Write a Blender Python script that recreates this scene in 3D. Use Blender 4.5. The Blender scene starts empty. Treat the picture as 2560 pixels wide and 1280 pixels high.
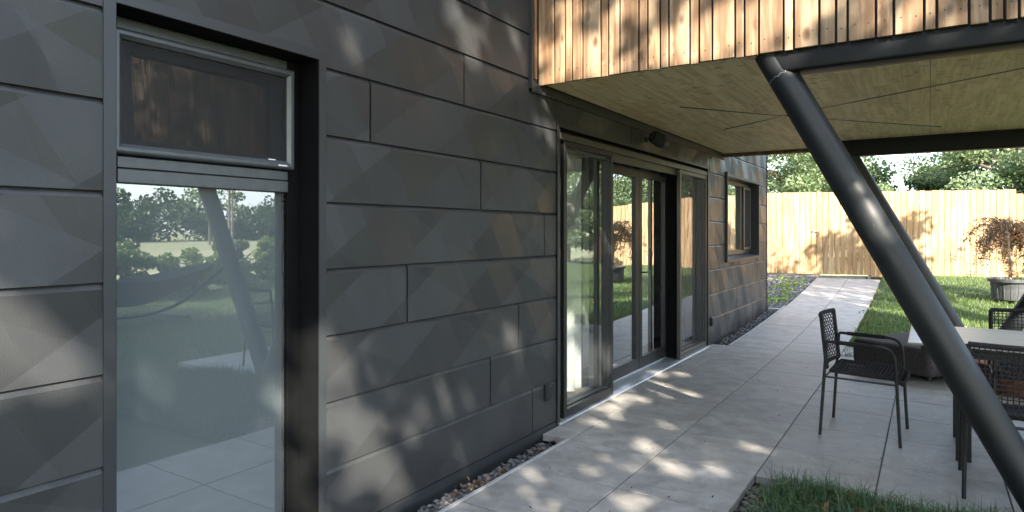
import bpy, math, random
import numpy as np
from mathutils import Vector, Matrix
random.seed(7); rng = np.random.default_rng(7)
D = bpy.data; SC = bpy.context.scene; COL = SC.collection
R = math.radians
# ------------------------------------------------------------------ camera
CAM = np.array([2.265, 0.0, 1.405]); YAW = R(-32.84); F = 1617.0; HY = 579.5
cd = D.cameras.new('camera'); co = D.objects.new('camera', cd); COL.objects.link(co)
cd.sensor_width = 36; cd.lens = F / 2560 * 36; cd.shift_y = -(640 - HY) / 2560
cd.clip_start = 0.05; cd.clip_end = 2000
co.location = CAM; co.rotation_euler = (R(90), 0, -YAW); SC.camera = co
# ------------------------------------------------------------------ light
SUN = np.array([1.17, -1.10, 1.0]); SUN /= np.linalg.norm(SUN)
EL = math.asin(SUN[2]); AZ = math.atan2(SUN[0], SUN[1])
w = D.worlds.new('World'); SC.world = w; w.use_nodes = True
nt = w.node_tree; nt.nodes.clear()
out = nt.nodes.new('ShaderNodeOutputWorld'); bg = nt.nodes.new('ShaderNodeBackground')
sky = nt.nodes.new('ShaderNodeTexSky'); sky.sky_type = 'NISHITA'; sky.sun_disc = False
sky.sun_elevation = EL; sky.sun_rotation = AZ; sky.air_density = 1.0; sky.dust_density = .7; sky.ozone_density = 1.0
tc = nt.nodes.new('ShaderNodeTexCoord'); mp = nt.nodes.new('ShaderNodeMapping'); mp.inputs['Scale'].default_value = (1, 1, 2.6)
nz = nt.nodes.new('ShaderNodeTexNoise'); nz.inputs['Scale'].default_value = 2.6; nz.inputs['Detail'].default_value = 7; nz.inputs['Roughness'].default_value = .6
cr = nt.nodes.new('ShaderNodeValToRGB'); cr.color_ramp.elements[0].position = .36; cr.color_ramp.elements[1].position = .58
cl = nt.nodes.new('ShaderNodeMixRGB'); cl.inputs['Color2'].default_value = (3.0, 3.2, 3.5, 1)
ml = nt.nodes.new('ShaderNodeMath'); ml.operation = 'MULTIPLY'; ml.inputs[1].default_value = .85
nt.links.new(tc.outputs['Generated'], mp.inputs['Vector']); nt.links.new(mp.outputs[0], nz.inputs['Vector'])
nt.links.new(nz.outputs['Fac'], cr.inputs['Fac']); nt.links.new(cr.outputs['Color'], ml.inputs[0])
nt.links.new(ml.outputs[0], cl.inputs['Fac']); nt.links.new(sky.outputs['Color'], cl.inputs['Color1'])
nt.links.new(cl.outputs['Color'], bg.inputs['Color']); nt.links.new(bg.outputs[0], out.inputs['Surface'])
bg.inputs['Strength'].default_value = 0.15
sd = D.lights.new('sun', 'SUN'); sd.energy = 3.6; sd.angle = R(0.5); sd.color = (1.0, .90, .76)
so = D.objects.new('sun', sd); COL.objects.link(so); so.location = (20, -20, 20)
so.rotation_euler = Vector(SUN).to_track_quat('Z', 'Y').to_euler()
SC.view_settings.view_transform = 'Standard'; SC.view_settings.look = 'None'
SC.view_settings.exposure = 2.85; SC.view_settings.gamma = 1
SC.cycles.max_bounces = 9; SC.cycles.transparent_max_bounces = 16; SC.cycles.diffuse_bounces = 4
SC.cycles.glossy_bounces = 4; SC.cycles.sample_clamp_indirect = 6; SC.cycles.caustics_reflective = False; SC.cycles.caustics_refractive = False
# ------------------------------------------------------------------ pixel tools (photo px -> a point of a plane)
cy_, sy_ = math.cos(YAW), math.sin(YAW)
RR = np.array([cy_, -sy_, 0]); FF = np.array([sy_, cy_, 0]); UU = np.array([0, 0, 1.])
def ray(px, py): return FF + RR * (px - 1280) / F - UU * (py - HY) / F
def onp(px, py, ax, v):
    d = ray(px, py); t = (v - CAM[ax]) / d[ax]; return CAM + t * d
def zg(x, y):
    y = np.minimum(np.asarray(y, float), 16.0); t = np.maximum(0, y - 6.5); return .0054 * t * t
# ------------------------------------------------------------------ material helpers
class NT:
    def __init__(s, name):
        s.m = D.materials.new(name); s.m.use_nodes = True; s.t = s.m.node_tree; s.t.nodes.clear()
        s.o = s.n('OutputMaterial'); s.b = s.n('BsdfPrincipled'); s.l(s.b.outputs[0], s.o.inputs[0])
    def n(s, k, **kw):
        x = s.t.nodes.new('ShaderNode' + k)
        for a, v in kw.items(): setattr(x, a, v)
        return x
    def l(s, a, b): s.t.links.new(a, b)
    def set(s, **kw):
        for a, v in kw.items(): s.b.inputs[a.replace('_', ' ')].default_value = v
        return s
    def math(s, op, a, b=None, c=None):
        x = s.n('Math', operation=op)
        for i, v in enumerate((a, b, c)):
            if v is None: continue
            if isinstance(v, (int, float)): x.inputs[i].default_value = v
            else: s.l(v, x.inputs[i])
        return x.outputs[0]
    def pos(s, scale=(1, 1, 1), rnd=0, rot=(0, 0, 0)):
        g = s.n('NewGeometry'); v = g.outputs['Position']
        if rnd:
            a = s.n('Attribute', attribute_name='rnd'); k = s.n('VectorMath', operation='SCALE')
            cx = s.n('CombineXYZ')
            s.l(s.math('MULTIPLY', a.outputs['Fac'], 37.7 * rnd), cx.inputs[0]); s.l(s.math('MULTIPLY', a.outputs['Fac'], 91.3 * rnd), cx.inputs[1]); s.l(s.math('MULTIPLY', a.outputs['Fac'], 53.9 * rnd), cx.inputs[2])
            ad = s.n('VectorMath', operation='ADD'); s.l(v, ad.inputs[0]); s.l(cx.outputs[0], ad.inputs[1]); v = ad.outputs[0]
        mp = s.n('Mapping'); mp.inputs['Scale'].default_value = scale; mp.inputs['Rotation'].default_value = rot
        s.l(v, mp.inputs['Vector']); return mp.outputs[0]
    def noise(s, vec, scale, detail=4, rough=.55, dist=0):
        x = s.n('TexNoise'); x.inputs['Scale'].default_value = scale; x.inputs['Detail'].default_value = detail
        x.inputs['Roughness'].default_value = rough; x.inputs['Distortion'].default_value = dist
        s.l(vec, x.inputs['Vector']); return x.outputs['Fac']
    def ramp(s, fac, stops):
        x = s.n('ValToRGB'); e = x.color_ramp.elements
        while len(e) > 1: e.remove(e[-1])
        e[0].position = stops[0][0]; e[0].color = tuple(stops[0][1]) + (1,)
        for p, c in stops[1:]:
            q = e.new(p); q.color = tuple(c) + (1,)
        s.l(fac, x.inputs['Fac']); return x.outputs['Color']
    def mix(s, fac, a, b, mode='MIX'):
        x = s.n('MixRGB', blend_type=mode)
        for i, v in ((0, fac), (1, a), (2, b)):
            if isinstance(v, (int, float)): x.inputs[i].default_value = v
            elif isinstance(v, tuple): x.inputs[i].default_value = v + (1,)
            else: s.l(v, x.inputs[i])
        return x.outputs[0]
    def bump(s, h, dist, strength=1, normal=None):
        x = s.n('Bump'); x.inputs['Strength'].default_value = strength; x.inputs['Distance'].default_value = dist
        s.l(h, x.inputs['Height'])
        if normal is not None: s.l(normal, x.inputs['Normal'])
        return x.outputs[0]
    def col(s, c): s.l(c, s.b.inputs['Base Color'])
    def nrm(s, c): s.l(c, s.b.inputs['Normal'])
    def rgh(s, c): s.l(c, s.b.inputs['Roughness'])
def g3(v): return (v, v, v)
M = {}
def simple(name, c, rough=.5, metal=0, var=.25, scale=8, bump=0, spec=.5):
    t = NT(name); f = t.noise(t.pos(), scale, 5)
    lo = tuple(x * (1 - var) for x in c); hi = tuple(min(1, x * (1 + var)) for x in c)
    t.col(t.ramp(f, [(.3, lo), (.7, hi)])); t.set(Roughness=rough, Metallic=metal, Specular_IOR_Level=spec)
    if bump: t.nrm(t.bump(t.noise(t.pos(), scale * 12, 3), bump))
    M[name] = t.m; return t
simple('black_back', (.006, .006, .007), .8)
simple('dark_frame', (.016, .018, .020), .42, .35, .12, 20)
simple('steel_grey', (.085, .093, .10), .36, .4, .10, 25)
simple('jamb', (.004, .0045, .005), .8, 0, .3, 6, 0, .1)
simple('bronze', (.07, .068, .058), .38, .4, .1, 20)
simple('alu', (.52, .55, .58), .38, .6, .12, 10)
simple('beam_paint', (.005, .006, .007), .5, 0, .3, 6, 0, .25)
simple('black_metal', (.016, .018, .020), .38, .2, .2, 14)
simple('rope', (.022, .022, .024), .75, 0, .4, 60, .002)
simple('felt', (.055, .052, .055), .95, 0, .4, 45, .003)
simple('rust', (.12, .05, .025), .8, .1, .5, 5, .002)
simple('plaster', (.62, .62, .60), .8)
simple('curtain_white', (.70, .72, .70), .85, 0, .05)
simple('bark', (.11, .085, .065), .9, 0, .45, 9, .02)
simple('bark_pale', (.20, .17, .14), .9, 0, .35, 14, .01)
simple('soil', (.035, .026, .018), .95, 0, .5, 20, .01)
simple('tag_white', (.75, .77, .80), .4)
simple('hammock_cloth', (.035, .042, .05), .9, 0, .3, 30)
simple('concrete', (.33, .33, .32), .85, 0, .2, 6, .002)
simple('zinc', (.45, .46, .47), .45, .7, .2, 12)
# cladding: powder-coated metal with crossing creases pressed into it
t = NT('cladding')
g = t.n('NewGeometry'); sp = t.n('SeparateXYZ'); t.l(g.outputs['Position'], sp.inputs[0])
a = t.n('Attribute', attribute_name='rnd')
yy = t.math('ADD', sp.outputs['Y'], t.math('MULTIPLY', a.outputs['Fac'], 9.3)); zz = t.math('ADD', sp.outputs['Z'], t.math('MULTIPLY', a.outputs['Fac'], 3.1))
h = None
for ang, per, wt in ((33, .22, 1.0), (-56, .29, .9), (66, .37, .8), (20, .51, .6)):
    u = t.math('ADD', t.math('MULTIPLY', yy, math.cos(R(ang))), t.math('MULTIPLY', zz, math.sin(R(ang))))
    p = t.math('MULTIPLY', t.math('PINGPONG', u, per), wt)
    h = p if h is None else t.math('ADD', h, p)
fine = t.noise(t.pos(), 330, 2, .7)
n1 = t.bump(h, .064)
n2 = t.bump(fine, .0012, .4, n1); t.nrm(n2)
big = t.noise(t.pos((1, 2.2, .5)), 2.1, 6, .65)
t.col(t.mix(.5, t.ramp(fine, [(.3, (.015, .016, .0175)), (.75, (.064, .067, .070))]), t.ramp(big, [(.3, (.024, .0255, .027)), (.7, (.040, .042, .043))])))
t.rgh(t.ramp(t.noise(t.pos(), 5, 4), [(.3, g3(.36)), (.7, g3(.46))])); t.set(Metallic=.08, Specular_IOR_Level=.36); M['cladding'] = t.m
t = NT('trim_metal'); fine = t.noise(t.pos(), 700, 2, .6)
t.col(t.ramp(fine, [(.3, (.020, .023, .026)), (.75, (.044, .048, .053))])); t.set(Roughness=.40, Metallic=.2); t.nrm(t.bump(fine, .0006, .3)); M['trim_metal'] = t.m
# painted steel tube with scuffs
t = NT('post_paint'); n_ = t.noise(t.pos((1, 1, 1)), 5, 5); sc = t.noise(t.pos((1, 1, .25), 0, (0, .5, 0)), 38, 6, .7, .6)
msk = t.ramp(sc, [(.66, g3(0)), (.74, g3(1))]); area = t.ramp(t.noise(t.pos(), 1.8, 2), [(.5, g3(0)), (.62, g3(1))])
mm = t.mix(1.0, msk, area, 'MULTIPLY')
t.col(t.mix(t.math('MULTIPLY', mm, .8), t.ramp(n_, [(.3, (.007, .009, .011)), (.7, (.012, .015, .017))]), (.16, .18, .19)))
t.rgh(t.ramp(n_, [(.3, g3(.46)), (.7, g3(.58))])); t.nrm(t.bump(t.noise(t.pos(), 260, 2), .0004)); t.set(Specular_IOR_Level=.5, Metallic=0); M['post_paint'] = t.m
# larch
def wood(name, cols, axis='z', grain=1.0, rough=.62, knot=.16, tint=.35, sat=1.0):
    t = NT(name)
    S = {'z': (14, 14, 1.1), 'y': (14, 1.1, 14), 'x': (1.1, 14, 14)}[axis]
    K = {'z': (8, 8, 4.6), 'y': (8, 4.6, 8), 'x': (4.6, 8, 8)}[axis]
    L_ = {'z': (1, 1, .05), 'y': (1, .05, 1), 'x': (.05, 1, 1)}[axis]
    v = t.n('TexVoronoi'); v.inputs['Scale'].default_value = 1.0; t.l(t.pos(K, 1), v.inputs['Vector'])
    dist = v.outputs['Distance']
    base = t.noise(t.pos(S, 1), 1.0, 3, .5, .35)
    warp = t.math('ADD', t.math('MULTIPLY', base, 11.0), t.math('MULTIPLY', t.math('POWER', 2.718, t.math('MULTIPLY', dist, -7.0)), 4.0))
    ring = t.math('MULTIPLY_ADD', t.math('SINE', warp), .5, .5)
    fib = t.noise(t.pos(L_, 1), 330, 3, .6)
    c = t.ramp(ring, [(0, cols[0]), (.55, cols[1]), (1, cols[2])])
    c = t.mix(.22 * grain, c, t.ramp(fib, [(.35, g3(.35)), (.7, g3(1))]), 'MULTIPLY')
    a = t.n('Attribute', attribute_name='rnd')
    c = t.mix(tint, c, t.ramp(t.math('FRACT', t.math('MULTIPLY', a.outputs['Fac'], 7.31)), [(0, (.55, .50, .46)), (.5, (.9, .9, .9)), (1, (1.0, .86, .68))]), 'MULTIPLY')
    kn = t.ramp(dist, [(knot * .45, g3(1)), (knot, g3(0))])
    c = t.mix(t.math('MULTIPLY', kn, .75), c, (cols[0][0] * .42, cols[0][1] * .33, cols[0][2] * .28))
    t.col(c); t.set(Roughness=rough, Specular_IOR_Level=.3); t.nrm(t.bump(t.math('ADD', fib, t.math('MULTIPLY', ring, .6)), .0012)); M[name] = t.m; return t
wood('larch', [(.22, .135, .078), (.38, .270, .170), (.44, .335, .225)], 'z', 1.2, .62, .22, .6)
wood('fence_wood', [(.36, .22, .105), (.48, .325, .18), (.54, .39, .24)], 'z', .7, .65, .17, .4)
wood('floor_wood', [(.20, .12, .06), (.32, .20, .10), (.38, .25, .13)], 'y')
wood('larch_dark', [(.14, .08, .045), (.24, .14, .075), (.30, .19, .11)], 'z')
# soffit: laminated spruce strips with knots
t = NT('soffit_wood'); g = t.n('NewGeometry'); sp = t.n('SeparateXYZ'); t.l(g.outputs['Position'], sp.inputs[0])
xs = t.math('DIVIDE', sp.outputs['X'], .092); row = t.math('FLOOR', xs)
wn = t.n('TexWhiteNoise', noise_dimensions='1D'); t.l(row, wn.inputs['W'])
ys = t.math('ADD', t.math('DIVIDE', sp.outputs['Y'], .95), t.math('MULTIPLY', wn.outputs['Value'], 5.0)); seg = t.math('FLOOR', ys)
cx = t.n('CombineXYZ'); t.l(row, cx.inputs[0]); t.l(seg, cx.inputs[1]); wn2 = t.n('TexWhiteNoise', noise_dimensions='3D'); t.l(cx.outputs[0], wn2.inputs['Vector'])
off = t.n('CombineXYZ'); t.l(t.math('MULTIPLY', wn2.outputs['Value'], 43.0), off.inputs[0]); t.l(t.math('MULTIPLY', wn2.outputs['Value'], 17.0), off.inputs[1])
ad = t.n('VectorMath', operation='ADD'); t.l(g.outputs['Position'], ad.inputs[0]); t.l(off.outputs[0], ad.inputs[1])
def mpv(sc_):
    m_ = t.n('Mapping'); m_.inputs['Scale'].default_value = sc_; t.l(ad.outputs[0], m_.inputs['Vector']); return m_.outputs[0]
ring = t.math('MULTIPLY_ADD', t.math('SINE', t.math('MULTIPLY', t.noise(mpv((13, .8, 1)), 1, 3, .5, .3), 26)), .5, .5)
c = t.ramp(ring, [(0, (.76, .58, .31)), (.6, (.86, .69, .39)), (1, (.90, .75, .46))])
c = t.mix(.42, c, t.ramp(wn2.outputs['Value'], [(0, (.70, .66, .58)), (.5, (.9, .88, .82)), (1, (1, 1, .95))]), 'MULTIPLY')
vo = t.n('TexVoronoi'); t.l(mpv((7, 15, 1)), vo.inputs['Vector']); vo.inputs['Scale'].default_value = 1
kn = t.ramp(vo.outputs['Distance'], [(.07, g3(1)), (.24, g3(0))]); c = t.mix(t.math('MULTIPLY', kn, .75), c, (.10, .062, .03))
st = t.ramp(t.noise(mpv((3.2, 12, 1)), 1.6, 4, .6, .8), [(.60, g3(0)), (.74, g3(1))]); c = t.mix(t.math('MULTIPLY', st, .55), c, (.15, .11, .06))
edge = t.math('LESS_THAN', t.math('FRACT', xs), .022); c = t.mix(t.math('MULTIPLY', edge, .35), c, (.12, .085, .05))
t.col(c); t.set(Roughness=.6, Specular_IOR_Level=.3); M['soffit_wood'] = t.m
# paving
t = NT('paving'); a = t.n('Attribute', attribute_name='rnd')
fine = t.noise(t.pos((1, 1, 1), 1), 160, 4, .7); mid = t.noise(t.pos((1, 1, 1), 1), 5.5, 6, .62, .5); vein = t.noise(t.pos((1.2, 5, 1), 1), 2.2, 5, .6, 1.6)
c = t.ramp(mid, [(.28, (.20, .189, .172)), (.52, (.325, .311, .288)), (.75, (.43, .412, .382))])
c = t.mix(.28, c, t.ramp(fine, [(.3, g3(.55)), (.7, g3(1))]), 'MULTIPLY')
c = t.mix(t.math('MULTIPLY', t.ramp(vein, [(.58, g3(0)), (.72, g3(1))]), .42), c, (.16, .145, .125))
c = t.mix(t.math('MULTIPLY', t.ramp(t.noise(t.pos((6, 1.2, 1), 1, (0, 0, .6)), 2.4, 3, .5, 1.5), [(.655, g3(0)), (.668, g3(1)), (.68, g3(0))]), .35), c, (.52, .51, .49))
c = t.mix(.30, c, t.ramp(a.outputs['Fac'], [(0, (.72, .73, .74)), (1, (1, .99, .97))]), 'MULTIPLY')
spk = t.ramp(t.noise(t.pos(), 75, 2, .5), [(.745, g3(0)), (.76, g3(1))]); c = t.mix(t.math('MULTIPLY', spk, .7), c, (.06, .055, .045))
t.col(c); t.rgh(t.ramp(mid, [(.3, g3(.50)), (.7, g3(.66))])); t.nrm(t.bump(fine, .0008)); t.set(Specular_IOR_Level=.4); M['paving'] = t.m
simple('joint', (.075, .068, .058), .95, 0, .4, 40)
def stones(name, lo, hi):
    t = NT(name); a = t.n('Attribute', attribute_name='rnd')
    c = t.ramp(a.outputs['Fac'], [(0, lo), (.6, tuple((p + q) / 2 for p, q in zip(lo, hi))), (1, hi)])
    c = t.mix(.4, c, t.ramp(t.noise(t.pos(), 90, 4), [(.3, g3(.5)), (.7, g3(1))]), 'MULTIPLY')
    t.col(c); t.set(Roughness=.85); t.nrm(t.bump(t.noise(t.pos(), 150, 3), .003)); M[name] = t.m
stones('gravel', (.05, .052, .055), (.26, .25, .235)); stones('pebble_wet', (.05, .045, .04), (.22, .20, .18)); stones('gravel_far', (.10, .097, .092), (.38, .37, .35))
def leafmat(name, lo, mid, hi, trans=.35, rough=.5):
    t = NT(name); a = t.n('Attribute', attribute_name='rnd')
    c = t.ramp(a.outputs['Fac'], [(0, lo), (.5, mid), (1, hi)]); t.col(c); t.set(Roughness=rough, Specular_IOR_Level=.4)
    tr = t.n('BsdfTranslucent'); t.l(t.mix(1.0, c, (1.0, 1.05, .55), 'MULTIPLY'), tr.inputs['Color'])
    mx = t.n('MixShader'); mx.inputs[0].default_value = trans
    t.l(t.b.outputs[0], mx.inputs[1]); t.l(tr.outputs[0], mx.inputs[2]); t.l(mx.outputs[0], t.o.inputs[0]); M[name] = t.m
leafmat('leaf_tree', (.065, .11, .052), (.16, .22, .11), (.34, .39, .25))
leafmat('leaf_dark', (.020, .045, .018), (.040, .075, .030), (.075, .12, .05))
leafmat('leaf_laurel', (.09, .14, .05), (.17, .24, .09), (.34, .38, .18), .35, .35)
leafmat('leaf_maple', (.09, .045, .025), (.19, .105, .055), (.20, .16, .085), .3)
leafmat('dry_leaf', (.07, .032, .014), (.19, .095, .04), (.36, .20, .09), .15)
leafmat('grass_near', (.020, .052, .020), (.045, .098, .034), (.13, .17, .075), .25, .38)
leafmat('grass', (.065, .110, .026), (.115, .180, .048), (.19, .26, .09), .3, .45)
leafmat('weed', (.12, .20, .03), (.22, .33, .06), (.35, .42, .10), .3)
t = NT('lawn_soil'); c = t.ramp(t.noise(t.pos(), 30, 6, .7), [(.3, (.030, .040, .016)), (.6, (.055, .085, .028)), (.8, (.09, .12, .05))])
t.col(c); t.set(Roughness=.95); t.nrm(t.bump(t.noise(t.pos(), 120, 3), .01)); M['lawn_soil'] = t.m
t = NT('field'); c = t.ramp(t.noise(t.pos((1, .25, 1)), .25, 5, .6), [(.3, (.12, .15, .05)), (.5, (.22, .23, .11)), (.75, (.38, .33, .21))])
t.col(c); t.set(Roughness=.95); M['field'] = t.m
t = NT('earth'); c = t.ramp(t.noise(t.pos(), 25, 6, .7), [(.3, (.05, .045, .035)), (.7, (.13, .12, .10))]); t.col(c); t.set(Roughness=.95); t.nrm(t.bump(t.noise(t.pos(), 90, 3), .01)); M['earth'] = t.m
# glass: a coated pane, part mirror part clear
def glass(name, tint, f0, f1, haze=0.0, hcol=(.5, .55, .55), wavy=.0022):
    t = NT(name); lw = t.n('LayerWeight'); lw.inputs['Blend'].default_value = .5
    fac = t.math('MULTIPLY_ADD', t.math('POWER', lw.outputs['Facing'], 2.2), f1 - f0, f0)
    tr = t.n('BsdfTransparent'); tr.inputs['Color'].default_value = tint + (1,)
    gl = t.n('BsdfGlossy'); gl.inputs['Roughness'].default_value = .0; gl.inputs['Color'].default_value = (.93, .97, 1, 1)
    wv = t.noise(t.pos((.3, .6, 2.2)), 1.5, 2, .4); nn = t.bump(wv, wavy); t.l(nn, gl.inputs['Normal'])
    mx = t.n('MixShader'); t.l(fac, mx.inputs[0]); t.l(tr.outputs[0], mx.inputs[1]); t.l(gl.outputs[0], mx.inputs[2]); o = mx.outputs[0]
    if haze:
        df = t.n('BsdfDiffuse'); df.inputs['Color'].default_value = hcol + (1,); m2 = t.n('MixShader'); m2.inputs[0].default_value = haze
        t.l(o, m2.inputs[1]); t.l(df.outputs[0], m2.inputs[2]); o = m2.outputs[0]
    t.l(o, t.o.inputs[0]); M[name] = t.m
glass('glass_pane', (.70, .76, .76), .30, 1.0); glass('glass_dust_haze', (.60, .65, .67), .25, .92, .125, (.43, .48, .51), .0006); glass('glass_door', (.6, .65, .64), .45, 1.0); glass('glass_vent', (.5, .55, .55), .16, .75); glass('glass_side', (.80, .84, .83), .22, .95)  # tall pane: diffuse film for dirt, also a painted haze paling the mirrored trees
def mesh_screen(name, col, cover):
    t = NT(name); tr = t.n('BsdfTransparent'); tr.inputs['Color'].default_value = (1, 1, 1, 1); t.b.inputs['Base Color'].default_value = col + (1,); t.set(Roughness=.6)
    g = t.n('NewGeometry'); sp = t.n('SeparateXYZ'); t.l(g.outputs['Position'], sp.inputs[0])
    la = t.math('MULTIPLY_ADD', t.math('SINE', t.math('MULTIPLY', sp.outputs['Z'], 520)), .03, cover)
    mx = t.n('MixShader'); t.l(la, mx.inputs[0]); t.l(tr.outputs[0], mx.inputs[1]); t.l(t.b.outputs[0], mx.inputs[2]); t.l(mx.outputs[0], t.o.inputs[0]); M[name] = t.m
mesh_screen('screen_mesh', (.045, .048, .052), .34); mesh_screen('screen_dark', (.010, .011, .012), .58); mesh_screen('screen_light', (.12, .13, .13), .14)
t = NT('sheer'); t.col(t.ramp(t.noise(t.pos((1, 1, 1)), 2, 3), [(.3, (.34, .37, .38)), (.7, (.40, .43, .44))])); t.set(Roughness=.9)
tr = t.n('BsdfTranslucent'); tr.inputs['Color'].default_value = (.36, .40, .42, 1); mx = t.n('MixShader'); mx.inputs[0].default_value = .3
t.l(t.b.outputs[0], mx.inputs[1]); t.l(tr.outputs[0], mx.inputs[2]); t.l(mx.outputs[0], t.o.inputs[0]); M['sheer'] = t.m
t = NT('table_top'); v = t.noise(t.pos((.6, 6, 1)), 2.0, 5, .6, .8); t.col(t.ramp(v, [(.3, (.30, .275, .25)), (.7, (.42, .39, .36))])); t.set(Roughness=.30, Specular_IOR_Level=.5); M['table_top'] = t.m
t = NT('pot_plastic'); t.col(t.ramp(t.noise(t.pos(), 12, 6, .7), [(.4, (.045, .05, .055)), (.62, (.075, .08, .085)), (.75, (.30, .30, .29))])); t.set(Roughness=.55); M['pot_plastic'] = t.m
# ------------------------------------------------------------------ mesh helpers
class MB:
    def __init__(s): s.v = []; s.f = []; s.r = []; s.smooth = False
    def add(s, vs, fs, r=0.0):
        o = len(s.v); s.v += [tuple(map(float, p)) for p in vs]; s.f += [tuple(i + o for i in f) for f in fs]; s.r += [r] * len(fs); return s
    def box(s, x0, x1, y0, y1, z0, z1, r=0.0):
        return s.add([(x0, y0, z0), (x1, y0, z0), (x1, y1, z0), (x0, y1, z0), (x0, y0, z1), (x1, y0, z1), (x1, y1, z1), (x0, y1, z1)],
                     [(0, 3, 2, 1), (4, 5, 6, 7), (0, 1, 5, 4), (1, 2, 6, 5), (2, 3, 7, 6), (3, 0, 4, 7)], r)
    def bbox(s, x0, x1, y0, y1, z0, z1, b=.004, r=0.0):   # box with bevelled edges
        v = []; cs = []
        for X, sx in ((x0, 1), (x1, -1)):
            for Y, sy in ((y0, 1), (y1, -1)):
                for Z, sz in ((z0, 1), (z1, -1)):
                    cs.append(len(v)); v += [(X, Y + sy * b, Z + sz * b), (X + sx * b, Y, Z + sz * b), (X + sx * b, Y + sy * b, Z)]
        # index: ((ix*2+iy)*2+iz)*3+k
        I = lambda ix, iy, iz, k: ((ix * 2 + iy) * 2 + iz) * 3 + k
        f = []
        for ix in (0, 1): f.append((I(ix, 0, 0, 0), I(ix, 1, 0, 0), I(ix, 1, 1, 0), I(ix, 0, 1, 0)) if ix else (I(ix, 0, 0, 0), I(ix, 0, 1, 0), I(ix, 1, 1, 0), I(ix, 1, 0, 0)))
        for iy in (0, 1): f.append((I(0, iy, 0, 1), I(0, iy, 1, 1), I(1, iy, 1, 1), I(1, iy, 0, 1)) if iy else (I(0, iy, 0, 1), I(1, iy, 0, 1), I(1, iy, 1, 1), I(0, iy, 1, 1)))
        for iz in (0, 1): f.append((I(0, 0, iz, 2), I(1, 0, iz, 2), I(1, 1, iz, 2), I(0, 1, iz, 2)) if iz else (I(0, 0, iz, 2), I(0, 1, iz, 2), I(1, 1, iz, 2), I(1, 0, iz, 2)))
        for iy in (0, 1):
            for iz in (0, 1): f.append((I(0, iy, iz, 1), I(1, iy, iz, 1), I(1, iy, iz, 2), I(0, iy, iz, 2)))
        for ix in (0, 1):
            for iz in (0, 1): f.append((I(ix, 0, iz, 0), I(ix, 1, iz, 0), I(ix, 1, iz, 2), I(ix, 0, iz, 2)))
        for ix in (0, 1):
            for iy in (0, 1): f.append((I(ix, iy, 0, 0), I(ix, iy, 1, 0), I(ix, iy, 1, 1), I(ix, iy, 0, 1)))
        for ix in (0, 1):
            for iy in (0, 1):
                for iz in (0, 1): f.append((I(ix, iy, iz, 0), I(ix, iy, iz, 1), I(ix, iy, iz, 2)))
        return s.add(v, f, r)
    def tube(s, pts, rad, n=10, caps=True, r=0.0):
        pts = [Vector(p) for p in pts]; m = len(pts); rad = rad if isinstance(rad, (list, tuple)) else [rad] * m
        tang = [(pts[min(i + 1, m - 1)] - pts[max(i - 1, 0)]).normalized() for i in range(m)]
        up = Vector((0, 0, 1)) if abs(tang[0].z) < .9 else Vector((1, 0, 0))
        a = tang[0].cross(up).normalized(); vs = []
        for i in range(m):
            a = (a - tang[i] * a.dot(tang[i])).normalized(); b = tang[i].cross(a)
            for k in range(n):
                q = 2 * math.pi * k / n; vs.append(pts[i] + (a * math.cos(q) + b * math.sin(q)) * rad[i])
        fs = [(i * n + k, i * n + (k + 1) % n, (i + 1) * n + (k + 1) % n, (i + 1) * n + k) for i in range(m - 1) for k in range(n)]
        if caps: fs += [tuple(range(n))[::-1], tuple((m - 1) * n + k for k in range(n))]
        return s.add(vs, fs, r)
    def lathe(s, prof, c=(0, 0, 0), n=32, r=0.0):
        vs = [(c[0] + p[0] * math.cos(2 * math.pi * k / n), c[1] + p[0] * math.sin(2 * math.pi * k / n), c[2] + p[1]) for p in prof for k in range(n)]
        m = len(prof); fs = [(i * n + k, i * n + (k + 1) % n, (i + 1) * n + (k + 1) % n, (i + 1) * n + k) for i in range(m - 1) for k in range(n)]
        return s.add(vs, fs, r)
    def obj(s, name, mat, parent=None, smooth=None, loc=(0, 0, 0), rz=0):
        me = D.meshes.new(name); me.from_pydata(s.v, [], s.f); me.update()
        at = me.attributes.new('rnd', 'FLOAT', 'FACE'); at.data.foreach_set('value', s.r)
        return fin(me, name, mat, parent, s.smooth if smooth is None else smooth, loc, rz)
def fin(me, name, mat, parent, smooth, loc=(0, 0, 0), rz=0):
    me.materials.append(M[mat])
    if smooth:
        me.polygons.foreach_set('use_smooth', [True] * len(me.polygons))
        try: me.set_sharp_from_angle(angle=R(40))
        except Exception: pass
    o = D.objects.new(name, me); COL.objects.link(o); o.location = loc; o.rotation_euler.z = rz
    if parent: o.parent = parent
    return o
def arr(name, V, Fc, rnd, mat, parent=None, smooth=False):     # V (n,3), Fc (m,k) numpy arrays
    me = D.meshes.new(name); k = Fc.shape[1]; m = len(Fc)
    me.vertices.add(len(V)); me.vertices.foreach_set('co', V.astype(np.float32).ravel())
    me.loops.add(m * k); me.loops.foreach_set('vertex_index', Fc.astype(np.int32).ravel())
    me.polygons.add(m); me.polygons.foreach_set('loop_start', np.arange(0, m * k, k, dtype=np.int32))
    me.update(calc_edges=True); me.validate()
    at = me.attributes.new('rnd', 'FLOAT', 'FACE'); at.data.foreach_set('value', rnd.astype(np.float32))
    return fin(me, name, mat, parent, smooth)
def tag(o, label=None, cat=None, group=None, kind=None):
    if label: o['label'] = label
    if cat: o['category'] = cat
    if group: o['group'] = group
    if kind: o['kind'] = kind
    return o
def empty(name, loc, rz=0, **k):
    o = D.objects.new(name, None); COL.objects.link(o); o.location = loc; o.rotation_euler.z = rz; o.empty_display_size = .2; return tag(o, **k)
def copy_tree(o, parent=None):
    c = o.copy(); COL.objects.link(c); c.parent = parent
    for ch in o.children: copy_tree(ch, c)
    return c
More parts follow.
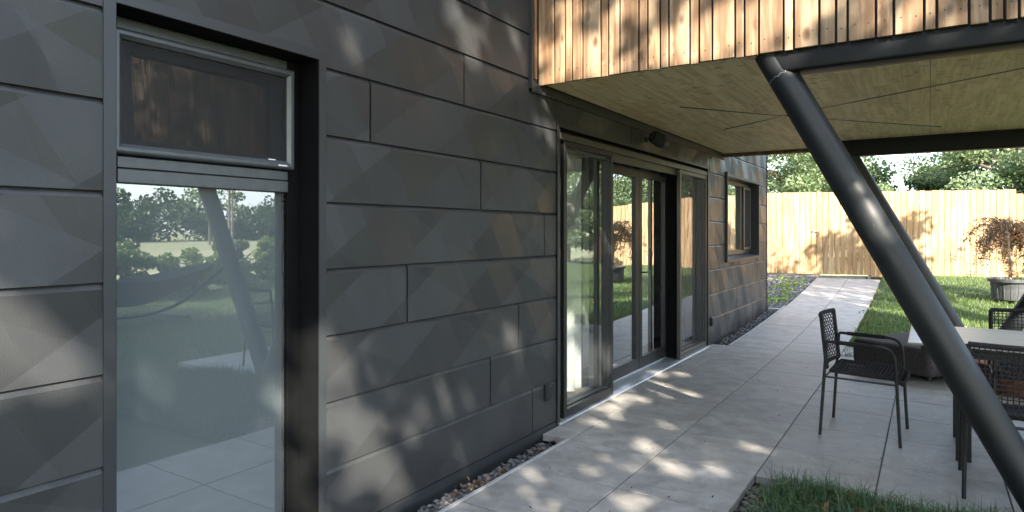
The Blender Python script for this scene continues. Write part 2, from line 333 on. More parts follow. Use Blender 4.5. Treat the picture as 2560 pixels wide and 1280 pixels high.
def subtract(rect, holes):
    out_ = [rect]
    for (a0, a1, b0, b1) in holes:
        nx = []
        for (p0, p1, q0, q1) in out_:
            if p1 <= a0 or p0 >= a1 or q1 <= b0 or q0 >= b1: nx.append((p0, p1, q0, q1)); continue
            if p0 < a0: nx.append((p0, a0, q0, q1))
            if p1 > a1: nx.append((a1, p1, q0, q1))
            m0, m1 = max(p0, a0), min(p1, a1)
            if q1 > b1: nx.append((m0, m1, b1, q1))
            if q0 < b0: nx.append((m0, m1, q0, b0))
        out_ = nx
    return out_
def leaves(C, L, W, up=.5, size_var=.35, bend=True):
    """diamond leaves at the centres C (n,3)"""
    n = len(C); nv = rng.normal(size=(n, 3)); nv[:, 2] += up; nv /= np.linalg.norm(nv, axis=1)[:, None]
    a = rng.normal(size=(n, 3)); a -= nv * (a * nv).sum(1)[:, None]; a /= np.linalg.norm(a, axis=1)[:, None]; b = np.cross(nv, a)
    s = (1 + size_var * rng.normal(size=n)).clip(.45, 1.8)[:, None]
    V = np.stack([C - a * L * s, C + b * W * s + nv * W * .25 * s, C + a * L * s, C - b * W * s + nv * W * .25 * s], 1).reshape(-1, 3)
    return V, np.arange(4 * n).reshape(n, 4)
def clump_rnd(C, sc=1.3):      # a value per leaf that varies from clump to clump
    q = (np.sin(C[:, 0] * sc + 1.3) + np.sin(C[:, 1] * sc * 1.3 + .4) + np.sin(C[:, 2] * sc * 1.7 + 2.)) / 6 + .5
    return (q * .55 + rng.random(len(C)) * .45).clip(0, 1)
# ------------------------------------------------------------------ ground
def sheet(name, x0, x1, y0, y1, step, mat, dz=0.0, kind='structure', fn=zg):
    xs = np.linspace(x0, x1, max(2, int((x1 - x0) / step) + 1)); ys = np.linspace(y0, y1, max(2, int((y1 - y0) / step) + 1))
    X, Y = np.meshgrid(xs, ys); Z = fn(X, Y) + dz; V = np.stack([X, Y, Z], -1).reshape(-1, 3); nx = len(xs)
    i = np.arange((len(ys) - 1) * (nx - 1)); q = i // (nx - 1) * nx + i % (nx - 1)
    o = arr(name, V, np.stack([q, q + 1, q + nx + 1, q + nx], 1), np.zeros(len(q)), mat, smooth=True); o['kind'] = kind; return o
def farz(X, Y):                 # open country round the garden
    d = np.maximum(0, np.maximum(np.maximum(X - 14, -X - 8), np.maximum(Y - 19, -Y - 4)))
    return np.where(d > 0, zg(X, Y) * np.exp(-d / 30) - .25, zg(X, Y) - .25)
def farsheet():
    g1 = np.concatenate([np.linspace(-700, -40, 12), np.linspace(-30, 40, 29), np.linspace(50, 900, 14)])
    X, Y = np.meshgrid(g1, g1); V = np.stack([X, Y, farz(X, Y)], -1).reshape(-1, 3); nx = len(g1)
    i = np.arange((nx - 1) ** 2); q = i // (nx - 1) * nx + i % (nx - 1)
    o = arr('field', V, np.stack([q, q + 1, q + nx + 1, q + nx], 1), np.zeros(len(q)), 'field', smooth=True); o['kind'] = 'structure'
farsheet()
sheet('lawn', 1.43, 14, -6, 19, .25, 'lawn_soil', -.045)
# paving (each slab its own bevelled block, joints between)
JX = [.22 + .6 * k for k in range(3)]; Y0 = 3.89
def paving():
    patio = MB(); path = MB(); g = .0038
    def slab(mb, x0, x1, y0, y1):
        r = random.random(); z = [float(zg(0, y0)), float(zg(0, y1))]; th = .045; b = .002
        xs0, xs1, ys0, ys1 = x0 + g, x1 - g, y0 + g, y1 - g; dz = random.uniform(-.0008, .0008)
        vs = [(xs0, ys0, z[0] - th), (xs1, ys0, z[0] - th), (xs1, ys1, z[1] - th), (xs0, ys1, z[1] - th),
              (xs0, ys0, z[0] - b), (xs1, ys0, z[0] - b), (xs1, ys1, z[1] - b), (xs0, ys1, z[1] - b),
              (xs0 + b, ys0 + b, z[0] + dz), (xs1 - b, ys0 + b, z[0] + dz), (xs1 - b, ys1 - b, z[1] + dz), (xs0 + b, ys1 - b, z[1] + dz)]
        mb.add(vs, [(0, 1, 5, 4), (1, 2, 6, 5), (2, 3, 7, 6), (3, 0, 4, 7), (4, 5, 9, 8), (5, 6, 10, 9), (6, 7, 11, 10), (7, 4, 8, 11), (8, 9, 10, 11)], r)
    k = -12
    while True:
        y0, y1 = Y0 + .6 * k, Y0 + .6 * (k + 1)
        if y0 > 15.1: break
        for c in (0, 1): slab(patio if y0 < 8.6 else path, .22 + .6 * c, .82 + .6 * c, y0, y1)
        if Y0 - .01 < y0 < 7.6: slab(patio, 0.004, .22, y0, y1)
        if Y0 - .01 < y0 < 8.2:
            for c in range(5): slab(patio, 1.42 + .6 * c, min(4.22, 2.02 + .6 * c), y0, y1)
        k += 1
    patio.obj('patio', 'paving')['kind'] = 'structure'; path.obj('path', 'paving')['kind'] = 'structure'
    for nm, x0, x1, y0, y1 in (('patio_bed', .222, 4.215, -3.3, 8.55), ('path_bed', .222, 1.418, 8.56, 15.1)):
        if nm == 'patio_bed': sheet('patio_bed', .222, 1.418, y0, y1, .5, 'joint', -.0045); sheet('patio_bed', 1.419, 4.215, Y0 + .003, 8.08, .5, 'joint', -.0045); sheet('patio_bed', .01, .221, Y0 + .003, 8.08, .5, 'joint', -.0045)
        else: sheet(nm, x0, x1, y0, y1, .5, 'joint', -.0045)
paving()
kb = MB()     # edging along the gravel strips
kb.bbox(.193, .2195, -3.3, Y0 - .004, -.12, .004, .003)
for i in range(8):
    a, b = 8.1 + i * .45, 8.1 + (i + 1) * .45; za, zb = float(zg(0, a)), float(zg(0, b))
    kb.add([(.193, a, za - .1), (.219, a, za - .1), (.219, b, zb - .1), (.193, b, zb - .1), (.193, a, za + .006), (.219, a, za + .006), (.219, b, zb + .006), (.193, b, zb + .006)], [(4, 5, 6, 7), (0, 1, 5, 4), (3, 0, 4, 7), (1, 2, 6, 5)])
kb.obj('kerb', 'concrete')['kind'] = 'structure'
kb = MB(); kb.bbox(.01, .22, 11.32, 11.42, 0, float(zg(0, 11.35)) + .012, .003); kb.obj('kerb', 'concrete')['kind'] = 'structure'
sheet('gravel_trench', .0, .193, -3.3, Y0 - .003, .3, 'earth', -.10); sheet('gravel_trench', 0, .193, 8.1, 11.3, .3, 'earth', -.07)
sheet('gravel_bed', -3.2, .215, 11.43, 15.9, .3, 'earth', -.02)
sheet('gravel_bed', 1.421, 1.75, 2.4, Y0 - .003, .2, 'earth', -.055)
# stones
ICO = np.array([(0, 0, 1), (.894, 0, .447), (.276, .851, .447), (-.724, .526, .447), (-.724, -.526, .447), (.276, -.851, .447), (.724, .526, -.447), (-.276, .851, -.447), (-.894, 0, -.447), (-.276, -.851, -.447), (.724, -.526, -.447), (0, 0, -1)])
ICF = np.array([(0, 1, 2), (0, 2, 3), (0, 3, 4), (0, 4, 5), (0, 5, 1), (1, 6, 2), (2, 6, 7), (2, 7, 3), (3, 7, 8), (3, 8, 4), (4, 8, 9), (4, 9, 5), (5, 9, 10), (5, 10, 1), (1, 10, 6), (6, 11, 7), (7, 11, 8), (8, 11, 9), (9, 11, 10), (10, 11, 6)])
def stonefield(label, x0, x1, y0, y1, n, s0, s1, dz, depth, mat='gravel', mask=None):
    C = np.stack([rng.uniform(x0, x1, n), rng.uniform(y0, y1, n), np.zeros(n)], 1)
    if mask is not None: C = C[mask(C)]; n = len(C)
    C[:, 2] = zg(C[:, 0], C[:, 1]) + dz + rng.random(n) * depth
    s = rng.uniform(s0, s1, n); V = ICO[None] * (1 + .28 * rng.normal(size=(n, 12, 1))).clip(.5, 1.5)
    V = V * np.stack([rng.uniform(.7, 1.3, n), rng.uniform(.6, 1.1, n), rng.uniform(.4, .9, n)], 1)[:, None]
    th = rng.uniform(0, 6.28, n); c, s_ = np.cos(th)[:, None], np.sin(th)[:, None]
    V = np.stack([V[..., 0] * c - V[..., 1] * s_, V[..., 0] * s_ + V[..., 1] * c, V[..., 2]], -1) * s[:, None, None] + C[:, None]
    Fc = (ICF[None] + 12 * np.arange(n)[:, None, None]).reshape(-1, 3)
    o = arr('gravel', V.reshape(-1, 3), Fc, np.repeat(rng.random(n) ** 1.5, 20), mat)
    tag(o, label, 'gravel', kind='stuff')
stonefield('coarse grey gravel in the narrow strip at the foot of the near dark wall', .012, .186, 1.4, Y0 - .02, 3300, .010, .020, -.095, .045)
stonefield('dark gravel in the narrow strip below the small far window', .015, .185, 8.15, 11.28, 2600, .012, .020, -.06, .05)
stonefield('wet dark pebbles at the corner of the foreground lawn', 1.43, 1.78, 2.6, Y0 - .01, 1300, .010, .022, -.05, .03, 'pebble_wet', mask=lambda C: (C[:, 0] < 1.52 + (C[:, 1] - 2.6) * .16))
stonefield('pale gravel bed between house corner and wooden fence', -1.6, .2, 11.45, 15.5, 9000, .010, .022, -.012, .012, 'gravel_far')
def flatleaves(label, pts, L, W, n_each, spread, dz, mat='dry_leaf', name='fallen_leaves'):
    C = np.concatenate([np.array(p) + rng.normal(size=(n_each, 3)) * np.array([spread[0], spread[1], .004]) for p in pts])
    C[:, 2] = zg(C[:, 0], C[:, 1]) + dz + np.abs(rng.normal(size=len(C))) * .008
    V, Fc = leaves(C, L, W, 2.2, .4); tag(arr(name, V, Fc, rng.random(len(C)), mat), label, 'fallen leaves', kind='stuff')
flatleaves('orange dry leaves lying on the gravel of the near wall strip', [(.10, 2.95, 0), (.12, 3.05, 0), (.08, 3.12, 0), (.11, 3.25, 0), (.1, 2.85, 0), (.10, 3.7, 0), (.12, 3.82, 0)], .016, .009, 8, (.035, .05), -.038)
flatleaves('brown leaves scattered along the lawn edge of the path', [(1.43, y, 0) for y in np.arange(9, 14, .3)], .015, .009, 4, (.05, .12), .006)
flatleaves('brown leaves dropped on the sunlit lawn', [(x, y, 0) for x in (2.0, 2.8, 3.6) for y in (9.5, 11, 12.5, 14)], .024, .014, 4, (.4, .5), .02)
flatleaves('dark leaf crumbs scattered over the paving slabs', [(x, y, 0) for x in (.5, 1.1, 1.7, 2.3) for y in (3.2, 4.2, 5.2, 6.2, 7.4)], .007, .003, 8, (.25, .4), .002, 'soil')
def grass(name, label, C, hmin, hmax, wd, mat, lean=.5):
    n = len(C); C = C.copy(); C[:, 2] = zg(C[:, 0], C[:, 1]) - .045
    th = rng.uniform(0, 6.28, n); h = rng.uniform(hmin, hmax, n) * (1 + .25 * rng.normal(size=n)).clip(.4, 1.7); ln = np.abs(rng.normal(size=n)) * lean
    d = np.stack([np.cos(th), np.sin(th), np.zeros(n)], 1); side = np.stack([-np.sin(th), np.cos(th), np.zeros(n)], 1) * wd
    up = np.array([0, 0, 1.]); H = h[:, None]; Ln = ln[:, None]
    p1 = C + up * H * .55 + d * H * Ln * .25; p2 = C + up * H * (1 - .25 * Ln.clip(0, 1.5)) + d * H * Ln * .85
    V = np.stack([C - side, C + side, p1 + side * .8, p1 - side * .8, p2], 1).reshape(-1, 3); b = 5 * np.arange(n)[:, None]
    F4 = np.concatenate([b + np.array([[0, 1, 2]]), b + np.array([[0, 2, 3]]), b + np.array([[3, 2, 4]])]); r = np.tile((rng.random(n) * .6 + clump_rnd(C, 2.1) * .4), 3)
    tag(arr(name, V, F4, r, mat), label, 'grass', kind='stuff')
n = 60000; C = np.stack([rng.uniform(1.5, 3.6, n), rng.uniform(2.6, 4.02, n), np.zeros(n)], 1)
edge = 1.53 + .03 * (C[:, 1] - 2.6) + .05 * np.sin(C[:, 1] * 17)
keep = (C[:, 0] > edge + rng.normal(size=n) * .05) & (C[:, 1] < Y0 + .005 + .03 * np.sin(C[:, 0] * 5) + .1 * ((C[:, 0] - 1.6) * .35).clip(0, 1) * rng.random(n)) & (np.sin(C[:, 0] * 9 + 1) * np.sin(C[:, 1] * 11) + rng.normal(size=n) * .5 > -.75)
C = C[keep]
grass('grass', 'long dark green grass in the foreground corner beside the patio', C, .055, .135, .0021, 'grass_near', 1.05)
flatleaves('brown dead leaves caught in the foreground grass', [(x, y, 0) for x in (1.75, 2.1, 2.5) for y in (3.4, 3.6, 3.8)], .022, .010, 10, (.14, .08), .015)
n = 60000; y = 8.06 + (16.6 - 8.06) * rng.random(n) ** 1.4; x = 1.40 + rng.random(n) * (1.5 + (y - 8) * .75)
C = np.stack([x, y, y * 0], 1); C = C[(C[:, 0] > 1.40 + .05 * np.sin(y * 7) + .04 * np.sin(y * 17)) & (C[:, 1] < 16.2 + .31 * C[:, 0] - .15)]
grass('grass', 'sunlit green lawn between the path and the wooden fence', C, .04, .07, .0035, 'grass', .7)
n = 60000; C = np.stack([rng.uniform(1.45, 12.5, n), rng.uniform(-2, 15, n), np.zeros(n)], 1)
C = C[((C[:, 1] < Y0) | (C[:, 0] > 4.25)) & ~((C[:, 0] < 4.4) & (C[:, 1] > 2) & (C[:, 1] < 4.1)) & ((C[:, 0] > 4.3) | (C[:, 1] < 2)) & ~((abs(C[:, 0] - 2.265) < .5) & (abs(C[:, 1]) < .5))]
grass('grass', 'lawn in front of the laurel bushes mirrored in the tall window', C, .04, .07, .004, 'grass', .7)
pts = np.array([(rng.uniform(-1.3, .1), rng.uniform(11.6, 15.0), 0) for _ in range(62)])
C = np.repeat(pts, 16, 0) + rng.normal(size=(62 * 16, 3)) * .055; C[:, 2] = zg(0, C[:, 1]) + np.abs(rng.normal(size=len(C))) * .05 + .01
V, Fc = leaves(C, .032, .012, .8); tag(arr('weeds', V, Fc, rng.random(len(C)), 'weed'), 'yellow green weeds sprouting in the gravel by the house corner', 'weeds', kind='stuff')
# ------------------------------------------------------------------ house
house = empty('house', (0, 5, 0), label='dark metal clad house with timber overhang on slanted steel tubes', cat='house')
house.location = (0, 0, 0)
OP1 = (1.049, 1.975, -.3, 2.205); OPD = (4.10, 7.95, -.3, 2.195); OP3 = (8.70, 10.73, 1.0, 2.185); OPB = (3.72, 8.40, 2.35, 7)
YEND = 11.30; TOP = 5.6
J = {0: [-1.4, 3.765, 10.25], 1: [-.2, 3.265, 9.3], 2: [-1.1, 3.592, 8.26, 10.6], 3: [-.5, 2.512, 11.05], 4: [-.9, 3.927, 8.25],
     5: [.1, 3.164, 8.6], 6: [-.6, 2.25, 8.35], 7: [-1.3, 2.997, 5.50, 7.98, 9.0], 8: [-.3, 3.9, 9.87], 9: [.25, 3.05, 10.4]}
cl_ = MB()
for k in range(0, 19):
    z0, z1 = .04 + .3 * k, .34 + .3 * k
    js = [-3.0] + J.get(k, [random.uniform(-1, 1), random.uniform(2, 4), random.uniform(8.6, 10.6)]) + [YEND]
    for a, b in zip(js, js[1:]):
        r = random.random()
        for (p0, p1, q0, q1) in subtract((a, b, z0, min(z1, TOP)), [OP1, OPD, OP3, OPB]):
            gy0 = .006 if p0 == a else 0; gy1 = .006 if p1 == b else 0
            e0, e1 = p0 + gy0, p1 - gy1; top = q1 - .023 if q1 == min(z1, TOP) else q1
            # face, sloping ledge on top, lip at the bottom, returns at the sides
            vs = [(0, e0, q0), (0, e1, q0), (0, e1, top), (0, e0, top), (-.011, e1, q1 - .005), (-.011, e0, q1 - .005), (-.02, e0, q0), (-.02, e1, q0), (-.02, e1, top), (-.02, e0, top)]
            cl_.add(vs, [(0, 1, 2, 3), (3, 2, 4, 5), (6, 7, 1, 0), (0, 3, 9, 6), (1, 7, 8, 2)], r)
cl_.obj('cladding', 'cladding', house)
wl = MB()
for (p0, p1, q0, q1) in subtract((-3.0, YEND - .01, -.3, TOP), [OP1, OPD, OP3]): wl.box(-.30, -.0135, p0, p1, q0, q1)
wl.obj('wall', 'black_back', house)
sw = MB(); sw.box(-9, -.012, YEND - .01, YEND + .01, -.3, TOP); sw.box(-9, -.012, -3.03, -3.0, -.3, TOP); sw.box(-9.2, -9, -3.03, YEND, -.3, TOP); sw.obj('side_wall', 'trim_metal', house)
rf = MB(); rf.box(-9.3, .06, -3.1, YEND + .06, TOP, TOP + .18); rf.obj('roof', 'trim_metal', house)
tr = MB(); tr.box(-.03, .006, YEND - .012, YEND + .012, -.2, TOP); tr.obj('corner_trim', 'jamb', house)
bf = MB()     # base flashing and plinth
for (p0, p1) in ((-3, 1.049), (1.975, 4.10), (7.95, YEND - .012)):
    bf = MB(); bf.box(-.012, .004, p0, p1, -.02, .036); bf.obj('base_flashing', 'trim_metal', house)
    bf = MB(); bf.box(-.013, -.004, p0, p1, -.25, -.021); bf.obj('plinth', 'trim_metal', house)
# room behind the windows
rm = MB(); rm.box(-4.5, -.31, -2.9, 11.2, -.03, .012); rm.obj('room_floor', 'floor_wood', house)
rm = MB(); rm.box(-4.6, -4.5, -2.9, 11.2, 0, 2.6); rm.box(-4.5, -.30, -2.95, -2.9, 0, 2.6); rm.box(-4.5, -.30, 2.6, 2.7, .012, 2.6); rm.box(-4.5, -.3, 8.2, 8.3, .012, 2.6); rm.box(-4.6, -.3, -2.9, 11.2, 2.6, 2.7); rm.obj('room_walls', 'plaster', house)
# tall window
wf = MB(); yl, yr = 1.088, 1.936; zt = 2.165
wf.box(-.13, .004, 1.049, yl, -.2, 2.205); wf.box(-.13, .004, yr, 1.975, -.2, 2.205); wf.box(-.13, .0045, yl, yr, zt, 2.205)
win = wf.obj('window', 'trim_metal', house); tag(win, 'tall dark framed window beside the camera, mirroring the garden')
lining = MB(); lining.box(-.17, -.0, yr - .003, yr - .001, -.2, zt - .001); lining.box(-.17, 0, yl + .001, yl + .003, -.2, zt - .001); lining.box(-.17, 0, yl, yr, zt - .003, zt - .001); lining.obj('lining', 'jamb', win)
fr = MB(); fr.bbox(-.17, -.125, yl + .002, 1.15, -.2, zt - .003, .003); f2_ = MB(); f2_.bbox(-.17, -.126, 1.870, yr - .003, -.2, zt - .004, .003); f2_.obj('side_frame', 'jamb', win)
fr.bbox(-.165, -.118, 1.15, 1.868, 1.578, 1.628, .003); fr.bbox(-.165, -.120, 1.15, 1.868, 1.631, 1.672, .003); fr.bbox(-.165, -.125, 1.15, 1.868, 2.12, zt - .003, .003); fr.bbox(-.165, -.12, 1.15, 1.868, -.2, .02, .003)
fr.obj('frame', 'steel_grey', win)
# fly screen frame, mitred and rounded
fs_ = MB()
def mitre(mb, y0, y1, z0, z1, w_, xb, xf, rr=.008):
    o_ = [(y0, z0), (y1, z0), (y1, z1), (y0, z1)]; i_ = [(y0 + w_, z0 + w_), (y1 - w_, z0 + w_), (y1 - w_, z1 - w_), (y0 + w_, z1 - w_)]
    def lerp(p, q, t_): return (p[0] + (q[0] - p[0]) * t_, p[1] + (q[1] - p[1]) * t_)
    prof = [(0, xb), (0, xf - rr), (.12, xf - .002), (.3, xf), (.62, xf), (1, xf - rr * 1.5), (1, xb)]
    for k in range(4):
        a, b, c, d = o_[k], o_[(k + 1) % 4], i_[(k + 1) % 4], i_[k]; vs = []
        for t_, x_ in prof: p, q = lerp(a, d, t_), lerp(b, c, t_); vs += [(x_, p[0], p[1]), (x_, q[0], q[1])]
        mb.add(vs, [(2 * j, 2 * j + 1, 2 * j + 3, 2 * j + 2) for j in range(len(prof) - 1)])
mitre(fs_, 1.125, 1.889, 1.678, 2.118, .036, -.125, -.098); fs_.obj('screen_frame', 'steel_grey', win)
s_ = MB(); s_.add([(-.118, 1.16, 1.71), (-.118, 1.855, 1.71), (-.118, 1.855, 2.085), (-.118, 1.16, 2.085)], [(0, 1, 2, 3)]); s_.obj('fly_screen', 'screen_dark', win)
s_ = MB(); s_.box(-.0972, -.0965, 1.80, 1.845, 1.6905, 1.6955); s_.obj('sticker', 'tag_white', win)
s_ = MB(); s_.box(-.1175, -.1168, 1.765, 1.80, 1.7135, 1.719); s_.obj('sticker', 'tag_white', win)
sash = MB(); tl = .10      # upper sash, tilted inward at the top
def tz(x, z): return x - (z - 1.69) * tl
for (y0, y1, z0, z1) in ((1.16, 1.22, 1.69, 2.10), (1.80, 1.86, 1.69, 2.10), (1.22, 1.80, 1.69, 1.735), (1.22, 1.80, 2.055, 2.10)):
    sash.add([(tz(-.13, z0), y0, z0), (tz(-.13, z0), y1, z0), (tz(-.13, z1), y1, z1), (tz(-.13, z1), y0, z1), (tz(-.19, z0), y0, z0), (tz(-.19, z0), y1, z0), (tz(-.19, z1), y1, z1), (tz(-.19, z1), y0, z1)],
             [(0, 1, 2, 3), (0, 4, 5, 1), (3, 2, 6, 7), (0, 3, 7, 4), (1, 5, 6, 2)])
sash.obj('sash', 'dark_frame', win)
s_ = MB(); s_.add([(tz(-.15, 1.73), 1.215, 1.73), (tz(-.15, 1.73), 1.805, 1.73), (tz(-.15, 2.06), 1.805, 2.06), (tz(-.15, 2.06), 1.215, 2.06)], [(0, 1, 2, 3)]); s_.obj('glass_pane', 'glass_vent', win)
s_ = MB(); s_.add([(-.150, 1.148, .02), (-.150, 1.869, .02), (-.150, 1.869, 1.579), (-.150, 1.148, 1.579)], [(0, 1, 2, 3)]); s_.obj('glass_pane', 'glass_dust_haze', win)
def curtain(label, x, y0, y1, z0, z1, mat, amp=.02, wl_=.11, name='curtain', xw=0):
    n = int((y1 - y0) / .012); ys = np.linspace(y0, y1, n); X = x + amp * np.sin(ys * 2 * math.pi / wl_ + np.sin(ys * 9)) * 1.0 + xw * (ys - y0)
    V = np.concatenate([np.stack([X, ys, ys * 0 + z0], 1), np.stack([X, ys, ys * 0 + z1], 1)]); i = np.arange(n - 1)
    tag(arr(name, V, np.stack([i, i + 1, i + n + 1, i + n], 1), i * 0., mat, smooth=True), label, 'curtain')
curtain('pale sheer blind hanging close behind the tall near window', -.185, 1.1, 1.93, .03, 1.60, 'sheer', .0006, .9)
curtain('grey curtain high behind the tilted top window', -.36, 1.0, 2.1, 1.66, 2.3, 'hammock_cloth', .02, .09)
# sliding door group
dw = MB(); dw.box(-.2, .006, 4.10, 4.145, -.02, 2.195); dw.box(-.2, .012, 4.10, 4.112, -.02, 2.24); dw.box(-.2, .006, 7.895, 7.95, 0, 2.195); dw.box(-.2, .0055, 4.145, 7.895, 2.168, 2.195)
door = dw.obj('sliding_door', 'trim_metal', house); tag(door, 'wide glazed patio door with sliding fly screens')
ln = MB(); ln.box(-.2, -.001, 4.146, 4.149, 0, 2.167); ln.box(-.2, -.001, 7.889, 7.894, 0, 2.167); ln.box(-.2, -.06, 4.15, 7.888, 2.12, 2.167); ln.bbox(-.25, -.055, 6.93, 6.934, .02, 2.118, .001); ln.obj('lining', 'jamb', door)
tk = MB(); tk.bbox(-.045, .000, 4.16, 7.885, 2.085, 2.135, .003); tk.bbox(-.08, -.046, 4.16, 7.0, 2.02, 2.10, .003); tk.obj('track', 'bronze', door)
for y in (4.35, 5.0, 5.6, 6.3, 6.95, 7.6): sc_ = MB(); sc_.tube([(0.0005, y, 2.112), (.004, y, 2.112)], .004, 8); sc_.obj('screw', 'zinc', door)
dl = MB()
def leafr(mb, y0, y1, z0, z1, w_, xb, xf, bot=None):
    bot = w_ if bot is None else bot
    mb.bbox(xb, xf, y0, y0 + w_, z0, z1, .003); mb.bbox(xb, xf, y1 - w_, y1, z0, z1, .003)
    mb.bbox(xb + .001, xf - .001, y0 + w_, y1 - w_, z0, z0 + bot, .003); mb.bbox(xb + .001, xf - .001, y0 + w_, y1 - w_, z1 - w_, z1, .003)
leafr(dl, 4.16, 5.16, .02, 2.084, .045, -.125, -.06, .06); dl.box(-.25, -.126, 5.145, 5.16, .035, 2.08); dl.obj('fixed_frame', 'dark_frame', door)
dl = MB(); leafr(dl, 6.935, 7.885, .02, 2.084, .045, -.125, -.06, .06); dl.obj('fixed_frame', 'dark_frame', door)
dl = MB(); leafr(dl, 5.165, 6.103, .035, 2.03, .085, -.225, -.168, .115); l1 = dl.obj('door_leaf', 'dark_frame', door)
dl = MB(); leafr(dl, 6.107, 6.925, .035, 2.03, .08, -.225, -.166, .115); l2 = dl.obj('door_leaf', 'dark_frame', door)
for par, y0, y1 in ((l1, 5.24, 6.025), (l2, 6.18, 6.85)):
    s_ = MB(); s_.add([(-.190, y0, .148), (-.190, y1, .148), (-.190, y1, 1.955), (-.190, y0, 1.955)], [(0, 1, 2, 3)]); s_.obj('glass_pane', 'glass_door', par)
for y0, y1 in ((4.20, 5.12), (6.975, 7.845)):
    s_ = MB(); s_.add([(-.09, y0, .08), (-.09, y1, .08), (-.09, y1, 2.04), (-.09, y0, 2.04)], [(0, 1, 2, 3)]); s_.obj('glass_pane', 'glass_side', door)
hd = MB(); hd.bbox(-.167, -.161, 6.13, 6.17, .86, 1.10, .002); hd.tube([(-.162, 6.15, 1.0), (-.12, 6.15, 1.0), (-.115, 6.165, 1.0), (-.115, 6.28, 1.0)], .008, 8); hd.bbox(-.122, -.108, 6.272, 6.286, .995, 1.24, .003); hd.obj('handle', 'black_metal', l2)
hd = MB(); hd.bbox(-.169, -.164, 6.045, 6.08, .90, 1.08, .002); hd.obj('lock_plate', 'black_metal', l1)
for nm, y0, y1, mt in (('screen_door', 4.235, 5.117, 'screen_light'), ('screen_door', 6.88, 7.885, 'screen_mesh')):
    d_ = MB(); leafr(d_, y0, y1, .02, 2.083, .042, -.044, -.006, .06); d_.bbox(-.005, -.002, y1 - .03, y1 - .02, .92, 1.08, .001); so_ = d_.obj(nm, 'dark_frame' if y0 < 5 else 'bronze', door)
    s_ = MB(); s_.add([(-.02, y0 + .04, .07), (-.02, y1 - .04, .07), (-.02, y1 - .04, 2.045), (-.02, y0 + .04, 2.045)], [(0, 1, 2, 3)]); s_.obj('mesh_panel', mt, so_)
th_ = MB(); th_.bbox(-.30, .0, 4.15, 7.89, -.02, .012, .002); th_.bbox(-.052, .022, 4.115, 7.94, .0125, .0185, .002); th_.bbox(.012, .024, 4.112, 7.945, .004, .0122, .002); th_.bbox(-.26, -.18, 4.15, 7.89, .0125, .034, .003); th_.obj('threshold', 'alu', door)
curtain('white sheer curtain glowing behind the left door panel', -.20, 4.12, 4.86, .10, 2.2, 'curtain_white', .022, .13)
curtain('white sheer curtain edge behind the double door', -.62, 5.75, 6.05, .05, 2.2, 'curtain_white', .02, .09)
curtain('narrow pale blue curtain inside near the right door post', -.60, 7.25, 7.55, .05, 2.2, 'curtain_white', .02, .10)
ip = MB(); ip.bbox(-.50, -.40, 5.02, 5.20, .0125, 2.6, .004); ip.obj('inner_post', 'plaster', house)
# small window
wf = MB(); wf.box(-.13, .004, 8.73, 8.78, 1.03, 2.155); wf.box(-.13, .03, 8.70, 8.73, 1.0, 2.20); wf.box(-.13, .004, 10.70, 10.73, 1.0, 2.185); wf.box(-.13, .0045, 8.73, 10.70, 2.155, 2.185)
win3 = wf.obj('window', 'trim_metal', house); tag(win3, 'small window with open screen near the far house corner')
sl = MB(); sl.add([(-.15, 8.73, 1.065), (.03, 8.73, 1.035), (.03, 10.70, 1.035), (-.15, 10.70, 1.065), (.03, 8.73, 1.0), (.03, 10.70, 1.0), (-.15, 8.73, 1.0), (-.15, 10.7, 1.0)], [(0, 1, 2, 3), (1, 4, 5, 2), (4, 6, 7, 5), (0, 6, 4, 1), (2, 5, 7, 3)]); sl.obj('sill', 'trim_metal', win3)
ln = MB(); ln.box(-.2, .0, 10.694, 10.699, 1.03, 2.154); ln.box(-.2, 0, 8.781, 8.786, 1.03, 2.154); ln.box(-.2, -.0, 8.787, 10.693, 2.148, 2.154); ln.obj('lining', 'trim_metal', win3)
fr = MB(); leafr(fr, 8.79, 10.69, 1.07, 2.145, .055, -.20, -.145, .07); fr.bbox(-.2, -.14, 10.12, 10.20, 1.13, 2.09, .003); leafr(fr, 10.20, 10.64, 1.13, 2.09, .04, -.14, -.11); fr.obj('frame', 'bronze', win3)
s_ = MB(); s_.add([(-.175, 8.84, 1.13), (-.175, 10.12, 1.13), (-.175, 10.12, 2.10), (-.175, 8.84, 2.10)], [(0, 1, 2, 3)]); s_.obj('glass_pane', 'glass_door', win3)
s_ = MB(); s_.add([(-.125, 10.23, 1.16), (-.125, 10.61, 1.16), (-.125, 10.61, 2.06), (-.125, 10.23, 2.06)], [(0, 1, 2, 3)]); s_.obj('fly_screen', 'screen_mesh', win3)
# ------------------------------------------------------------------ timber overhang
BX1 = 5.15; BY0, BY1 = 3.84, 8.62; ZS = 2.42
edges_px = [-.003, .127, .208, .263, .34, .471, .525, .603, .731, .79, .87, .925, 1.055, 1.111, 1.189, 1.319, 1.372, 1.451, 1.582, 1.635, 1.763, 1.845, 1.9, 2.031, 2.111, 2.242, 2.295, 2.426, 2.509, 2.564]
while edges_px[-1] < BX1 - .06: edges_px.append(edges_px[-1] + random.choice([.055, .08, .13]))
edges_px[-1] = BX1
pk = MB(); nails = []
for a, b in zip(edges_px, edges_px[1:]):
    a2, b2 = a + .006, b - .006; dz = random.uniform(-.004, .004)
    pk.bbox(a2, b2, BY0, BY0 + .022, 2.412 + dz, TOP - .1, .0025, random.random())
    for q in ((.25, .75) if b - a > .09 else (.5,)):
        nails.append((a + (b - a) * q, 2.49 + random.uniform(-.012, .012)))
e = BY0 + .022
while e < BY1 - .05:       # right hand face
    b = min(BY1, e + random.choice([.055, .08, .13])); pk.bbox(BX1 - .022, BX1, e + .0045, b - .0045, 2.412, TOP - .1, .0025, random.random()); e = b
e = 0.0
